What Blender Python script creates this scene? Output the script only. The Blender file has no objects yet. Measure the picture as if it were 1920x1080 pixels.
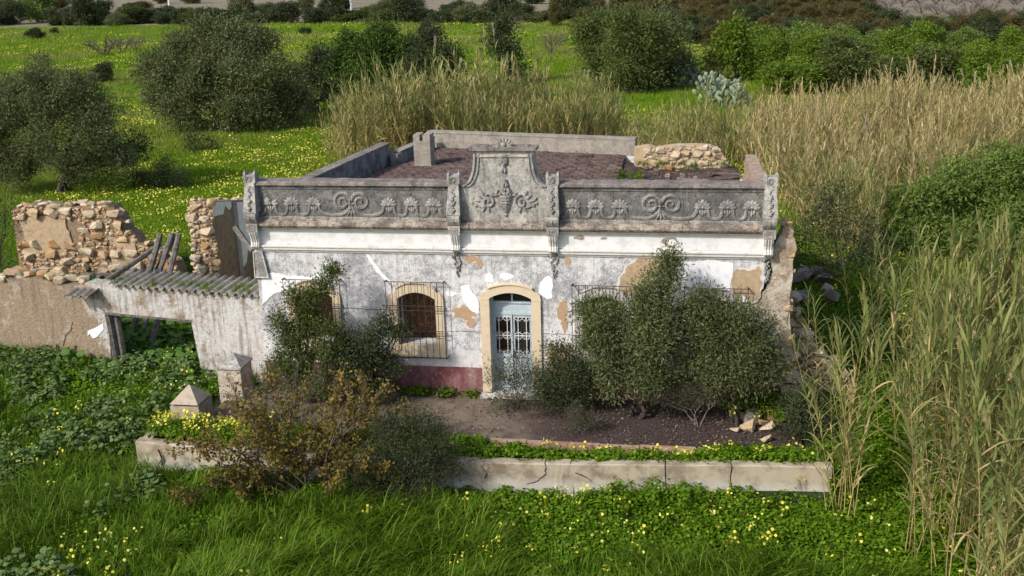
import bpy, bmesh, math, random
import numpy as np
from mathutils import Vector, Matrix
from mathutils.geometry import tessellate_polygon

SC = bpy.context.scene
COL = SC.collection
RNG = np.random.default_rng(7)
random.seed(7)
R = math.radians

# ------------------------------------------------------------------ camera
FPX, TH, PSI, ROLL = 2000.0, R(16.9), R(9.6), R(-1.58)
CAM = np.array([4.225, -24.702, 10.513])
_f = np.array([-math.sin(PSI)*math.cos(TH), math.cos(PSI)*math.cos(TH), -math.sin(TH)])
_r = np.array([math.cos(PSI), math.sin(PSI), 0.0])
_u = np.cross(_r, _f)
CR = math.cos(ROLL)*_r + math.sin(ROLL)*_u
CU = math.cos(ROLL)*_u - math.sin(ROLL)*_r
cam_d = bpy.data.cameras.new('camera')
cam = bpy.data.objects.new('camera', cam_d)
COL.objects.link(cam)
m = Matrix.Identity(4)
for i in range(3):
    m[i][0] = CR[i]; m[i][1] = CU[i]; m[i][2] = -_f[i]; m[i][3] = CAM[i]
cam.matrix_world = m
cam_d.sensor_width = 36
cam_d.lens = FPX/1920*36
cam_d.clip_end = 4000
SC.camera = cam

def at(px, py, z=0.0):
    """point of the horizontal plane z seen at a pixel of the photograph"""
    d = CR*(px-960)/FPX - CU*(py-540)/FPX + _f
    return CAM + d*((z-CAM[2])/d[2])
def atw(px, py, y=0.0):
    d = CR*(px-960)/FPX - CU*(py-540)/FPX + _f
    return CAM + d*((y-CAM[1])/d[1])
def depth(p):
    return float(np.dot(np.array(p)-CAM, _f))

# ------------------------------------------------------------------ light
SUN = np.array([-0.55, -0.58, 0.64]); SUN = SUN/np.linalg.norm(SUN)
w = bpy.data.worlds.new('World'); SC.world = w; w.use_nodes = True
nt = w.node_tree
bg = nt.nodes['Background']
sky = nt.nodes.new('ShaderNodeTexSky')
sky.sky_type = 'NISHITA'; sky.sun_disc = False
sky.sun_elevation = math.asin(SUN[2]); sky.sun_rotation = math.atan2(SUN[0], SUN[1]) % (2*math.pi)
sky.air_density = 1.0; sky.dust_density = 2.5; sky.ozone_density = 1.0
nt.links.new(sky.outputs[0], bg.inputs[0])
bg.inputs[1].default_value = 0.15
sl = bpy.data.lights.new('sun', 'SUN'); sl.energy = 3.2; sl.angle = R(3.0); sl.color = (1.0, 0.955, 0.88)
so = bpy.data.objects.new('sun', sl); COL.objects.link(so)
so.rotation_euler = Vector(SUN).to_track_quat('Z', 'Y').to_euler()
so.location = (0, 0, 60)
SC.view_settings.view_transform = 'Standard'; SC.view_settings.look = 'None'
SC.view_settings.gamma = 1.0; SC.view_settings.exposure = 0.28
SC.view_settings.use_curve_mapping = False
SC.render.engine = 'CYCLES'
SC.cycles.max_bounces = 6; SC.cycles.transparent_max_bounces = 4

# ------------------------------------------------------------------ object helpers
def link(o, parent=None):
    COL.objects.link(o)
    if parent is not None: o.parent = parent
    return o
def tag(o, label=None, cat=None, group=None, kind=None):
    if label: o['label'] = label
    if cat: o['category'] = cat
    if group: o['group'] = group
    if kind: o['kind'] = kind
    return o
def thing(name, label, cat, loc=(0, 0, 0), rz=0.0, group=None):
    o = bpy.data.objects.new(name, None)
    o.empty_display_size = .2
    o.location = loc; o.rotation_euler = (0, 0, rz)
    COL.objects.link(o)
    return tag(o, label, cat, group, 'thing')
def obj(name, mesh, mat=None, parent=None, loc=None, rot=None, scl=None):
    o = bpy.data.objects.new(name, mesh)
    if mat is not None and not mesh.materials:
        for mm in (mat if isinstance(mat, (list, tuple)) else [mat]): mesh.materials.append(mm)
    if loc is not None: o.location = loc
    if rot is not None: o.rotation_euler = rot
    if scl is not None: o.scale = scl if hasattr(scl, '__len__') else (scl, scl, scl)
    return link(o, parent)
def copy_tree(o, parent=None):
    c = o.copy(); COL.objects.link(c)
    if parent is not None: c.parent = parent
    for ch in o.children: copy_tree(ch, c)
    return c

class MB:
    """collects polygons and turns them into one mesh"""
    def __init__(s): s.v = []; s.f = []
    def add(s, vs, fs):
        n = len(s.v); s.v.extend([tuple(map(float, q)) for q in vs]); s.f.extend([tuple(n+i for i in f) for f in fs]); return s
    def box(s, x0, x1, y0, y1, z0, z1):
        return s.add([(x0,y0,z0),(x1,y0,z0),(x1,y1,z0),(x0,y1,z0),(x0,y0,z1),(x1,y0,z1),(x1,y1,z1),(x0,y1,z1)],
              [(0,3,2,1),(4,5,6,7),(0,1,5,4),(1,2,6,5),(2,3,7,6),(3,0,4,7)])
    def prism(s, outer, y0, y1, holes=()):
        """outline in x,z given thickness along y (front at y0)"""
        loops = [list(outer)]+[list(h) for h in holes]
        flat = [p for l in loops for p in l]
        tris = tessellate_polygon([[Vector((p[0], p[1], 0)) for p in l] for l in loops])
        n = len(flat)
        vs = [(p[0], y0, p[1]) for p in flat]+[(p[0], y1, p[1]) for p in flat]
        fs = []
        for t in tris:
            a, b, c = [flat[i] for i in t]
            ar = (b[0]-a[0])*(c[1]-a[1])-(b[1]-a[1])*(c[0]-a[0])
            t = tuple(t) if ar > 0 else tuple(reversed(t))
            fs.append(t); fs.append(tuple(n+i for i in reversed(t)))
        k = 0
        for li, l in enumerate(loops):
            L = len(l)
            ar = sum(l[i][0]*l[(i+1) % L][1]-l[(i+1) % L][0]*l[i][1] for i in range(L))
            ccw = ar > 0
            if li > 0: ccw = not ccw
            for i in range(L):
                a, b = k+i, k+(i+1) % L
                fs.append((a, n+a, n+b, b) if ccw else (b, n+b, n+a, a))
            k += L
        return s.add(vs, fs)
    def profile(s, pts, x0, x1):
        """closed outline in y,z swept along x"""
        n = len(pts)
        vs = [(x0, p[0], p[1]) for p in pts]+[(x1, p[0], p[1]) for p in pts]
        fs = [(i, (i+1) % n, n+(i+1) % n, n+i) for i in range(n)]
        tr = tessellate_polygon([[Vector((p[0], p[1], 0)) for p in pts]])
        for t in tr: fs.append(tuple(t)); fs.append(tuple(n+i for i in reversed(t)))
        return s.add(vs, fs)
    def tube(s, pts, r, n=6, cap=True):
        pts = [Vector(p) for p in pts]; N = len(pts)
        rs = r if hasattr(r, '__len__') else [r]*N
        vs = []; ref = None
        for i, p in enumerate(pts):
            t = (pts[min(i+1, N-1)]-pts[max(i-1, 0)]).normalized()
            a = Vector((0, 0, 1)) if abs(t.z) < .9 else Vector((0, 1, 0))
            if ref is not None: a = ref
            u = (a-t*a.dot(t)).normalized(); v = t.cross(u); ref = u
            for k in range(n):
                an = 2*math.pi*k/n
                vs.append(p+(u*math.cos(an)+v*math.sin(an))*rs[i])
        fs = [(i*n+k, i*n+(k+1) % n, (i+1)*n+(k+1) % n, (i+1)*n+k) for i in range(N-1) for k in range(n)]
        if cap: fs += [tuple(reversed(range(n))), tuple((N-1)*n+k for k in range(n))]
        return s.add(vs, fs)
    def strip(s, path, wd, y, dep, rib=0.0):
        """raised band along an x,z path on a wall whose face is at y (toward -y)"""
        P = [Vector((p[0], p[1])) for p in path]; N = len(P)
        ws = wd if hasattr(wd, '__len__') else [wd]*N
        sec = []
        for i in range(N):
            t = (P[min(i+1, N-1)]-P[max(i-1, 0)]).normalized(); nn = Vector((-t.y, t.x))
            sec.append((P[i], nn))
        for i in range(N-1):
            d = dep-(rib if i % 2 else 0)
            q = []
            for (p, nn), ww in ((sec[i], ws[i]), (sec[i+1], ws[i+1])):
                a = p+nn*ww/2; b = p-nn*ww/2; a2 = p+nn*ww*.28; b2 = p-nn*ww*.28
                q += [(a.x, y+.004, a.y), (a2.x, y-d, a2.y), (b2.x, y-d, b2.y), (b.x, y+.004, b.y)]
            s.add(q, [(0,4,5,1),(1,5,6,2),(2,6,7,3),(0,1,2,3),(7,6,5,4)])
        return s
    def blob(s, c, rx, ry, rz, nu=8, nv=5, rot=0.0):
        """ellipsoid; rot turns it in the x,z plane"""
        vs = []; fs = []; cr, sr = math.cos(rot), math.sin(rot)
        for j in range(nv+1):
            ph = -math.pi/2+math.pi*j/nv
            for i in range(nu):
                th = 2*math.pi*i/nu
                x = rx*math.cos(ph)*math.cos(th); y = ry*math.cos(ph)*math.sin(th); z = rz*math.sin(ph)
                vs.append((c[0]+x*cr+z*sr, c[1]+y, c[2]-x*sr+z*cr))
        for j in range(nv):
            for i in range(nu):
                fs.append((j*nu+i, j*nu+(i+1) % nu, (j+1)*nu+(i+1) % nu, (j+1)*nu+i))
        return s.add(vs, fs)
    def mesh(s, name, smooth=False):
        me = bpy.data.meshes.new(name); me.from_pydata(s.v, [], s.f); me.validate(); me.update()
        bm = bmesh.new(); bm.from_mesh(me); bmesh.ops.recalc_face_normals(bm, faces=bm.faces); bm.to_mesh(me); bm.free()
        if smooth:
            me.polygons.foreach_set('use_smooth', [True]*len(me.polygons))
        return me
    def build(s, name, mat, parent=None, smooth=False, **k):
        return obj(name, s.mesh(name, smooth), mat, parent, **k)

def np_mesh(name, V, Q, tint=None, mats=None, midx=None, smooth=False):
    """mesh from arrays: V (n,3), Q (m,4) quads, one tint value per face"""
    me = bpy.data.meshes.new(name)
    V = np.asarray(V, np.float32); Q = np.asarray(Q, np.int32)
    me.vertices.add(len(V)); me.vertices.foreach_set('co', V.ravel())
    me.loops.add(Q.size); me.loops.foreach_set('vertex_index', Q.ravel())
    me.polygons.add(len(Q))
    me.polygons.foreach_set('loop_start', np.arange(0, Q.size, Q.shape[1], dtype=np.int32))
    if mats:
        for x in mats: me.materials.append(x)
    if midx is not None: me.polygons.foreach_set('material_index', np.asarray(midx, np.int32))
    if tint is not None:
        a = me.attributes.new('tint', 'FLOAT', 'FACE'); a.data.foreach_set('value', np.asarray(tint, np.float32))
    if smooth: me.polygons.foreach_set('use_smooth', np.ones(len(Q), bool))
    me.update(calc_edges=True)
    return me

# ------------------------------------------------------------------ materials
class NT:
    def __init__(s, name, rough=.9, spec=.25):
        s.m = bpy.data.materials.new(name); s.m.use_nodes = True
        s.t = s.m.node_tree; s.b = s.t.nodes['Principled BSDF']
        s.b.inputs['Roughness'].default_value = rough
        s.b.inputs['Specular IOR Level'].default_value = spec
        s.geo = s.t.nodes.new('ShaderNodeNewGeometry').outputs['Position']
        s.oc = s.t.nodes.new('ShaderNodeTexCoord').outputs['Object']
    def set(s, inp, v):
        if hasattr(v, 'is_output') or isinstance(v, bpy.types.NodeSocket): s.t.links.new(v, inp)
        elif isinstance(v, (tuple, list)) and len(v) == 3 and inp.type == 'RGBA': inp.default_value = (*v, 1)
        else: inp.default_value = v
    def noise(s, scale, detail=4, rough=.6, vec=None, dist=0.0, stretch=None):
        n = s.t.nodes.new('ShaderNodeTexNoise')
        v = vec or s.geo
        if stretch:
            mp = s.t.nodes.new('ShaderNodeMapping'); mp.inputs['Scale'].default_value = stretch
            s.t.links.new(v, mp.inputs[0]); v = mp.outputs[0]
        s.t.links.new(v, n.inputs['Vector'])
        n.inputs['Scale'].default_value = scale; n.inputs['Detail'].default_value = detail
        n.inputs['Roughness'].default_value = rough; n.inputs['Distortion'].default_value = dist
        return n.outputs['Fac']
    def voro(s, scale, out='Distance', vec=None, feat='F1'):
        n = s.t.nodes.new('ShaderNodeTexVoronoi'); n.feature = feat
        s.t.links.new(vec or s.geo, n.inputs['Vector']); n.inputs['Scale'].default_value = scale
        return n.outputs[out]
    def ramp(s, v, a, b, c=0.0, d=1.0):
        n = s.t.nodes.new('ShaderNodeMapRange'); n.interpolation_type = 'SMOOTHSTEP'
        s.set(n.inputs[0], v)
        for i, x in enumerate((a, b, c, d)): n.inputs[i+1].default_value = x
        return n.outputs[0]
    def math(s, op, a, b=0.0):
        n = s.t.nodes.new('ShaderNodeMath'); n.operation = op
        s.set(n.inputs[0], a); s.set(n.inputs[1], b); return n.outputs[0]
    def mix(s, f, a, b, mode='MIX'):
        n = s.t.nodes.new('ShaderNodeMix'); n.data_type = 'RGBA'; n.blend_type = mode
        s.set(n.inputs[0], f); s.set(n.inputs[6], a); s.set(n.inputs[7], b); return n.outputs[2]
    def attr(s, name):
        n = s.t.nodes.new('ShaderNodeAttribute'); n.attribute_name = name; return n.outputs['Fac']
    def rnd(s):
        return s.t.nodes.new('ShaderNodeObjectInfo').outputs['Random']
    def xyz(s):
        n = s.t.nodes.new('ShaderNodeSeparateXYZ'); s.t.links.new(s.geo, n.inputs[0]); return n.outputs
    def color(s, c): s.set(s.b.inputs['Base Color'], c); return s
    def bump(s, h, strength=.4, dist=.02):
        n = s.t.nodes.new('ShaderNodeBump'); n.inputs['Strength'].default_value = strength
        n.inputs['Distance'].default_value = dist; s.set(n.inputs['Height'], h)
        s.t.links.new(n.outputs[0], s.b.inputs['Normal']); return s

M = {}
def plaster():
    n = NT('weathered_plaster'); x = n.xyz()
    white = (.68, .67, .66); grey = (.27, .27, .285)
    big = n.noise(.9, 4, .6); mid = n.noise(6, 6, .78); fine = n.noise(28, 5, .82)
    k = n.math('ADD', n.math('MULTIPLY', mid, .5), n.math('MULTIPLY', fine, .5))
    k = n.math('ADD', k, n.math('MULTIPLY', big, .40))
    up = n.ramp(n.math('ADD', x[2], n.math('MULTIPLY', n.noise(1.4, 3), 1.2)), 1.4, 3.0, -.012, .040)
    k = n.math('ADD', k, up)
    c = n.mix(n.ramp(k, .675, .81), white, grey)
    c = n.mix(n.ramp(n.noise(2.1, 3), .52, .72, 0, .4), c, (.46, .40, .38))
    c = n.mix(n.ramp(n.noise(44, 4, .85), .56, .66, 0, .75), c, (.13, .127, .13))
    c = n.mix(n.ramp(n.noise(18, 4, .85), .56, .64, 0, .7), c, (.74, .73, .72))
    c = n.mix(n.ramp(n.noise(3, 5, .7, stretch=(3, 3, .25)), .54, .70, 0, .5), c, (.20, .20, .21))
    st = n.math('MULTIPLY', n.ramp(n.noise(2.5, 5, .75, stretch=(5, 5, .16)), .50, .66), n.ramp(x[2], 2.3, 3.7, .10, .45))
    c = n.mix(st, c, (.19, .19, .195))
    return n.color(c).bump(n.noise(40, 5, .7), .55, .015).m
def lichen(base, dk, name, lo=.46, hi=.66, blk=.5, pale=.5):
    n = NT(name)
    a = n.noise(3.2, 6, .8); b = n.noise(24, 5, .85)
    k = n.math('ADD', n.math('MULTIPLY', a, .55), n.math('MULTIPLY', b, .45))
    c = n.mix(n.ramp(k, .43, .58), base, dk)
    c = n.mix(n.ramp(n.noise(11, 5, .85), .52, .62, 0, blk), c, (.045, .043, .04))
    c = n.mix(n.ramp(n.noise(36, 4, .85), .55, .65, 0, pale), c, (.50, .485, .455))
    c = n.mix(n.ramp(n.noise(2.6, 5, .7, stretch=(3, 3, .3)), .52, .68, 0, blk), c, (.06, .058, .055))
    c = n.mix(n.ramp(n.noise(1.1, 5, .7), .44, .64, 0, blk*.75), c, (.075, .072, .068))
    return n.color(c).bump(n.noise(45, 5, .75), .7, .015).m
def simple(name, c1, c2, sc=8, rough=.9, bump=.4, bs=40, lo=.4, hi=.65, spec=.25, bd=.01):
    n = NT(name, rough, spec)
    c = n.mix(n.ramp(n.noise(sc, 5, .7), lo, hi), c1, c2)
    return n.color(c).bump(n.noise(bs, 4, .7), bump, bd).m
M['plaster'] = plaster()
M['parapet'] = lichen((.24, .23, .22), (.075, .072, .07), 'lichened_render', blk=.85, pale=.55)
M['orn'] = lichen((.40, .38, .345), (.19, .18, .17), 'lichened_ornament', .50, .72)
M['pil'] = lichen((.50, .475, .43), (.24, .23, .21), 'lichened_pilaster', .50, .72)
M['coping'] = lichen((.30, .255, .225), (.15, .12, .105), 'mossy_coping', .45, .62, .6, .3)
M['torus'] = lichen((.42, .37, .30), (.15, .105, .085), 'stained_cornice', .47, .58, .8, .2)
M['mould'] = simple('dirty_white_moulding', (.62, .60, .56), (.42, .39, .35), 6, lo=.48, hi=.72)
M['white'] = simple('white_limewash', (.73, .725, .715), (.60, .59, .575), 3, bump=.2)
M['patchwhite'] = simple('fresh_white_plaster', (.82, .82, .82), (.72, .72, .73), 4, bump=.15)
M['orange'] = simple('exposed_ochre_render', (.46, .30, .18), (.37, .27, .185), 9, bump=.8)
M['tan'] = simple('exposed_tan_render', (.46, .34, .21), (.33, .25, .17), 7, bump=.7)
M['cream'] = simple('cream_stone_paint', (.62, .51, .36), (.50, .41, .30), 5, bump=.25, lo=.45, hi=.8)
M['palestone'] = simple('pale_stone_paint', (.56, .53, .49), (.44, .42, .40), 5, bump=.25)
M['iron'] = simple('rusty_iron', (.045, .032, .026), (.08, .045, .03), 20, .8)
M['blue'] = simple('faded_blue_paint', (.46, .53, .57), (.36, .43, .47), 7, .6, .2)
M['bluedk'] = simple('dull_blue_paint', (.34, .40, .43), (.24, .29, .31), 6, .65, .2)
M['whitemetal'] = simple('white_painted_iron', (.66, .67, .68), (.5, .5, .5), 14, .6, .2)
def glass():
    n = NT('dark_dusty_glass', .25, .5); return n.color((.02, .022, .022)).m
M['glass'] = glass()
def plinth():
    n = NT('faded_red_paint'); 
    c = n.mix(n.ramp(n.noise(2.6, 6, .7, stretch=(1, 1, .45)), .42, .66), (.20, .068, .072), (.29, .165, .16))
    c = n.mix(n.ramp(n.noise(7, 6, .85), .54, .64, 0, .75), c, (.44, .35, .34))
    c = n.mix(n.ramp(n.noise(2.2, 5, .7), .52, .68, 0, .6), c, (.15, .075, .072))
    c = n.mix(n.ramp(n.noise(14, 5, .8), .60, .70, 0, .7), c, (.09, .055, .055))
    return n.color(c).bump(n.noise(40, 4), .4, .01).m
M['red'] = plinth()
M['concrete'] = lichen((.36, .325, .275), (.22, .195, .165), 'weathered_concrete', .45, .7, .25, .2)
M['shadeconc'] = simple('shaded_grey_render', (.22, .22, .23), (.10, .10, .11), 2.5, lo=.4, hi=.6)  # side parapet render, its shaded inner face put into the dark greys
def lowwall():
    n = NT('stained_wall_render'); x = n.xyz()
    c = n.mix(n.ramp(n.noise(2.3, 5, .65), .40, .64), (.40, .345, .26), (.22, .175, .12))
    c = n.mix(n.ramp(n.math('ADD', x[2], n.math('MULTIPLY', n.noise(3, 4), .45)), .05, .36, .7, 0), c, (.52, .50, .46))
    c = n.mix(n.ramp(n.noise(22, 5, .8), .60, .72, 0, .7), c, (.13, .115, .09))
    return n.color(c).bump(n.noise(30, 5, .7), .5, .015).m
M['lowwall'] = lowwall()
def yardwall():
    n = NT('flaking_yard_plaster'); x = n.xyz()
    k = n.math('ADD', n.math('MULTIPLY', n.noise(1.1, 5, .7), .7), n.math('MULTIPLY', n.noise(7, 5, .75), .3))
    side = n.ramp(x[0], -13.2, -11.4, -.13, .03)
    c = n.mix(n.ramp(n.math('ADD', k, side), .44, .56), (.33, .245, .165), (.64, .63, .62))
    c = n.mix(n.ramp(n.noise(4, 5, .75), .5, .7, 0, .6), c, (.30, .26, .21))
    c = n.mix(n.ramp(n.noise(24, 5, .8), .57, .72, 0, .7), c, (.17, .14, .11))
    c = n.mix(n.ramp(n.noise(3, 4, .6, stretch=(3, 3, .2)), .47, .66, 0, .6), c, (.17, .135, .105))
    c = n.mix(n.ramp(n.noise(2.2, 6, .75), .52, .64, 0, .6), c, (.47, .40, .32))
    c = n.mix(n.ramp(n.noise(9, 5, .85), .54, .62, 0, .55), c, (.42, .36, .28))
    return n.color(c).bump(n.noise(11, 7, .8), 1.0, .07).m
M['yard'] = yardwall()
M['mortar'] = simple('earth_mortar', (.30, .215, .14), (.19, .135, .09), 6, bump=1.0, bs=18, bd=.05)
M['inner'] = simple('bare_inner_masonry', (.36, .20, .11), (.19, .105, .06), 5, bump=1.0, bs=9, bd=.08)
M['timber'] = simple('weathered_timber', (.16, .145, .13), (.07, .06, .055), 9, bump=.6)
M['fibro'] = lichen((.33, .305, .265), (.20, .175, .14), 'mossy_fibre_cement', .46, .66, .3, .2)
def stone():
    n = NT('limestone'); r = n.rnd()
    c = n.mix(n.ramp(r, 0, 1), (.46, .34, .20), (.57, .49, .38))
    c = n.mix(n.ramp(r, .80, 1), c, (.40, .22, .09))
    c = n.mix(n.ramp(n.noise(9, 5, .7), .45, .68, 0, .75), c, (.24, .18, .12))
    return n.color(c).bump(n.noise(22, 5, .7), .7, .03).m
M['stone'] = stone()
def greystone():
    n = NT('grey_stone'); r = n.rnd()
    c = n.mix(r, (.32, .29, .26), (.20, .17, .15))
    return n.color(c).bump(n.noise(22, 5, .7), .7, .03).m
M['greystone'] = greystone()
def tile():
    n = NT('worn_roof_tile'); r = n.rnd()
    c = n.mix(r, (.105, .064, .053), (.185, .128, .112))
    c = n.mix(n.ramp(n.noise(3.5, 5, .7), .45, .68, 0, .7), c, (.052, .038, .034))
    c = n.mix(n.ramp(n.noise(30, 5, .8), .60, .72, 0, .7), c, (.26, .22, .21))
    return n.color(c).bump(n.noise(30, 4), .6, .02).m
M['stub'] = simple('crumbling_beige_plaster', (.50, .44, .36), (.30, .225, .15), 2.2, bump=1.0, bs=9, bd=.05, lo=.42, hi=.60)
M['tile'] = tile()
M['brownstone'] = simple('brown_stone', (.42, .25, .15), (.22, .12, .07), 5, bump=.8, bs=18, bd=.03)
M['roofdirt'] = simple('roof_dirt', (.075, .05, .042), (.115, .085, .072), 4, bump=1.0, bs=14, bd=.06)
M['brickedge'] = simple('eroded_brick', (.40, .30, .22), (.24, .17, .13), 7, bump=.9, bs=20, bd=.03)
M['pillar'] = simple('sandy_pillar_render', (.40, .335, .26), (.28, .225, .17), 6, lo=.45, hi=.7)
M['kerb'] = simple('red_concrete_kerb', (.30, .16, .115), (.36, .27, .20), 5, bump=.5)
def patio():
    n = NT('courtyard_earth'); x = n.xyz()
    c = n.mix(n.ramp(n.noise(1.6, 5, .7), .40, .65), (.21, .165, .125), (.13, .098, .074))
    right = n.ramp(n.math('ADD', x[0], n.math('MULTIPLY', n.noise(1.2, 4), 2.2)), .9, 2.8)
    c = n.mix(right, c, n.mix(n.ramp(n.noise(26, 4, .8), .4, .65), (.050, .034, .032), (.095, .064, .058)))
    c = n.mix(n.ramp(n.voro(16), .0, .16, .75, 0), c, (.34, .27, .21))
    return n.color(c).bump(n.noise(24, 6, .8), .9, .04).m
M['patio'] = patio()
def ground():
    n = NT('meadow_ground'); x = n.xyz()
    near = n.mix(n.ramp(n.noise(1.3, 5, .7), .35, .65), (.030, .050, .012), (.045, .078, .016))
    far = n.mix(n.ramp(n.noise(.16, 6, .7), .36, .66), (.095, .165, .014), (.135, .200, .022))
    far = n.mix(n.ramp(n.noise(.9, 5, .75), .48, .70, 0, .7), far, (.05, .10, .012))
    c = n.mix(n.ramp(x[1], 13, 30), near, far)
    yel = n.math('MULTIPLY', n.ramp(n.noise(.085, 5, .65), .50, .63), n.ramp(x[1], 45, 80))
    yel = n.math('MULTIPLY', yel, n.ramp(n.noise(3.0, 4, .85), .48, .62))
    c = n.mix(yel, c, (.42, .38, .02))
    dry = n.ramp(n.math('ADD', x[1], n.math('ADD', n.math('MULTIPLY', x[0], .13), n.math('MULTIPLY', n.noise(.04, 4), 30))), 186, 200)
    c = n.mix(dry, c, n.mix(n.ramp(n.noise(.12, 5, .7), .4, .65), (.24, .20, .135), (.17, .15, .095)))
    midd = n.ramp(n.math('ADD', x[1], n.math('MULTIPLY', n.noise(.05, 4), 40)), 130, 170)
    c = n.mix(n.math('MULTIPLY', midd, n.math('SUBTRACT', 1.0, dry)), c, (.145, .205, .028))
    return n.color(c).bump(n.noise(5, 6, .8), .8, .25).m
M['ground'] = ground()
def leafmat(name, a, b, c=None, rough=.55, trans=.25, spec=.10):
    """two or three leaf colours picked leaf by leaf"""
    n = NT(name, max(rough, .6), spec); t = n.attr('tint')
    col = n.mix(n.ramp(t, 0, .7), a, b)
    if c: col = n.mix(n.ramp(t, .72, .98), col, c)
    n.color(col)
    tr = n.t.nodes.new('ShaderNodeBsdfTranslucent'); n.set(tr.inputs[0], col)
    mx = n.t.nodes.new('ShaderNodeMixShader'); mx.inputs[0].default_value = trans
    n.t.links.new(n.b.outputs[0], mx.inputs[1]); n.t.links.new(tr.outputs[0], mx.inputs[2])
    n.t.links.new(mx.outputs[0], n.t.nodes['Material Output'].inputs[0])
    return n.m
M['olive'] = leafmat('olive_leaves', (0.062, 0.08, 0.026), (0.128, 0.145, 0.058), (0.23, 0.25, 0.13))
M['oliveback'] = leafmat('sunlit_olive_leaves', (.060, .080, .026), (.135, .158, .062), (.25, .28, .15))
M['grove'] = leafmat('grove_leaves', (.055, .085, .020), (.115, .150, .040), (.19, .22, .08))
M['meadow2'] = leafmat('yellowing_meadow_blades', (.17, .22, .03), (.26, .29, .06), (.34, .33, .12), .6, .3)
M['olivedk'] = leafmat('dark_leaves', (0.03, 0.044, 0.018), (0.068, 0.086, 0.036), (0.11, 0.13, 0.065))
M['shrubgreen'] = leafmat('shrub_leaves', (0.048, 0.072, 0.018), (0.1, 0.128, 0.034), (0.17, 0.18, 0.06))
M['carob'] = leafmat('carob_leaves', (0.04, 0.075, 0.014), (0.08, 0.13, 0.024), (0.13, 0.18, 0.04))
M['orchard'] = leafmat('orchard_leaves', (0.065, 0.115, 0.012), (0.13, 0.195, 0.02), (0.2, 0.25, 0.045))
M['brownleaf'] = leafmat('russet_orchard_leaves', (.065, .060, .022), (.12, .10, .035), (.16, .115, .06))
M['bright'] = leafmat('bright_shrub_leaves', (0.085, 0.135, 0.026), (0.15, 0.215, 0.045), (0.24, 0.29, 0.09))
M['autumn'] = leafmat('yellowing_leaves', (0.09, 0.085, 0.028), (0.2, 0.15, 0.036), (0.36, 0.22, 0.05))
M['twig'] = simple('bare_twigs', (.13, .10, .09), (.20, .16, .145), 12)
M['purpletwig'] = simple('purplish_twigs', (.10, .070, .070), (.155, .115, .11), 9)
M['bark'] = simple('bark', (.055, .042, .033), (.10, .082, .066), 9, bump=1.0, bs=25, bd=.04)
M['reed'] = leafmat('reed_leaves', (0.14, 0.185, 0.048), (0.29, 0.29, 0.1), (0.56, 0.43, 0.21), .6, .35)
M['reeddry'] = leafmat('dry_reed_leaves', (0.22, 0.2, 0.07), (0.44, 0.35, 0.16), (0.62, 0.5, 0.27), .7, .3)
M['stalk'] = leafmat('reed_stalks', (.32, .26, .09), (.42, .34, .14), (.24, .17, .10), .6, .1)
M['plume'] = leafmat('reed_plumes', (.42, .36, .26), (.50, .44, .34), None, .9, .3)
M['grass'] = leafmat('grass_blades', (0.055, 0.128, 0.006), (0.112, 0.205, 0.011), (0.22, 0.29, 0.04), .45, .35)
M['clover'] = leafmat('clover_leaves', (0.055, 0.125, 0.005), (0.108, 0.2, 0.008), (0.16, 0.25, 0.02), .6, .3)
M['broad'] = leafmat('broad_leaves', (0.04, 0.105, 0.014), (0.08, 0.165, 0.028), (0.12, 0.2, 0.06), .5, .2)
M['mallow'] = leafmat('mallow_leaves', (0.065, 0.118, 0.03), (0.115, 0.175, 0.05), (0.17, 0.22, 0.1), .6, .2)
M['meadow'] = leafmat('meadow_blades', (.120, .225, .008), (.180, .295, .014), (.24, .32, .03), .5, .35)
M['petal'] = leafmat('yellow_petals', (.75, .66, .04), (.82, .76, .12), (.85, .83, .30), .6, .35)
M['cactus'] = leafmat('cactus_pads', (0.13, 0.175, 0.105), (0.2, 0.245, 0.16), (0.3, 0.33, 0.24), .6, .0)
M['litter'] = leafmat('dead_leaves', (0.06, 0.042, 0.036), (0.105, 0.078, 0.066), (0.19, 0.165, 0.14), .9, .1)
M['pole'] = simple('white_concrete_pole', (.72, .71, .70), (.62, .61, .60), 5)

# ------------------------------------------------------------------ ground
def sst(a, b, x):
    t = np.clip((np.asarray(x, float)-a)/(b-a), 0, 1); return t*t*(3-2*t)
def zg(x, y):
    x = np.asarray(x, float); y = np.asarray(y, float)
    front = 1-sst(-4.25, -3.95, y)
    left = (1-sst(-8.6, -7.7, x))*(1-sst(-4.6, 0.5, y))
    right = sst(7.3, 8.3, x)*(1-sst(-4.6, .5, y))
    d = -.36*np.maximum(np.maximum(front, left), right)
    bump = .06*np.sin(x*1.1+y*.6)*np.sin(y*.9-x*.3)+.05*np.sin(x*.37+1)*np.sin(y*.43)
    out = np.maximum(sst(-4.4, -5.5, y), np.maximum(sst(7.5, 9, x), np.maximum(sst(8, 13, y), sst(-8, -9.5, x))))
    return d+bump*out-.03
def axis(parts):
    return np.unique(np.concatenate([np.linspace(a, b, n) for a, b, n in parts]))
gx = axis([(-1500, -150, 10), (-150, -40, 16), (-40, -20, 14), (-20, 16, 130), (16, 60, 22), (60, 200, 14), (200, 1500, 10)])
gy = axis([(-80, -14, 8), (-14, 2, 80), (2, 16, 30), (16, 80, 36), (80, 260, 24), (260, 2200, 14)])
X, Y = np.meshgrid(gx, gy); nx, ny = len(gx), len(gy)
V = np.stack([X, Y, zg(X, Y)], -1).reshape(-1, 3)
I = np.arange(nx*ny).reshape(ny, nx)
Q = np.stack([I[:-1, :-1], I[:-1, 1:], I[1:, 1:], I[1:, :-1]], -1).reshape(-1, 4)
g = obj('ground', np_mesh('ground', V, Q, smooth=True), M['ground']); tag(g, 'green meadow ground running from the foreground to the far hedges', kind='structure')
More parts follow.
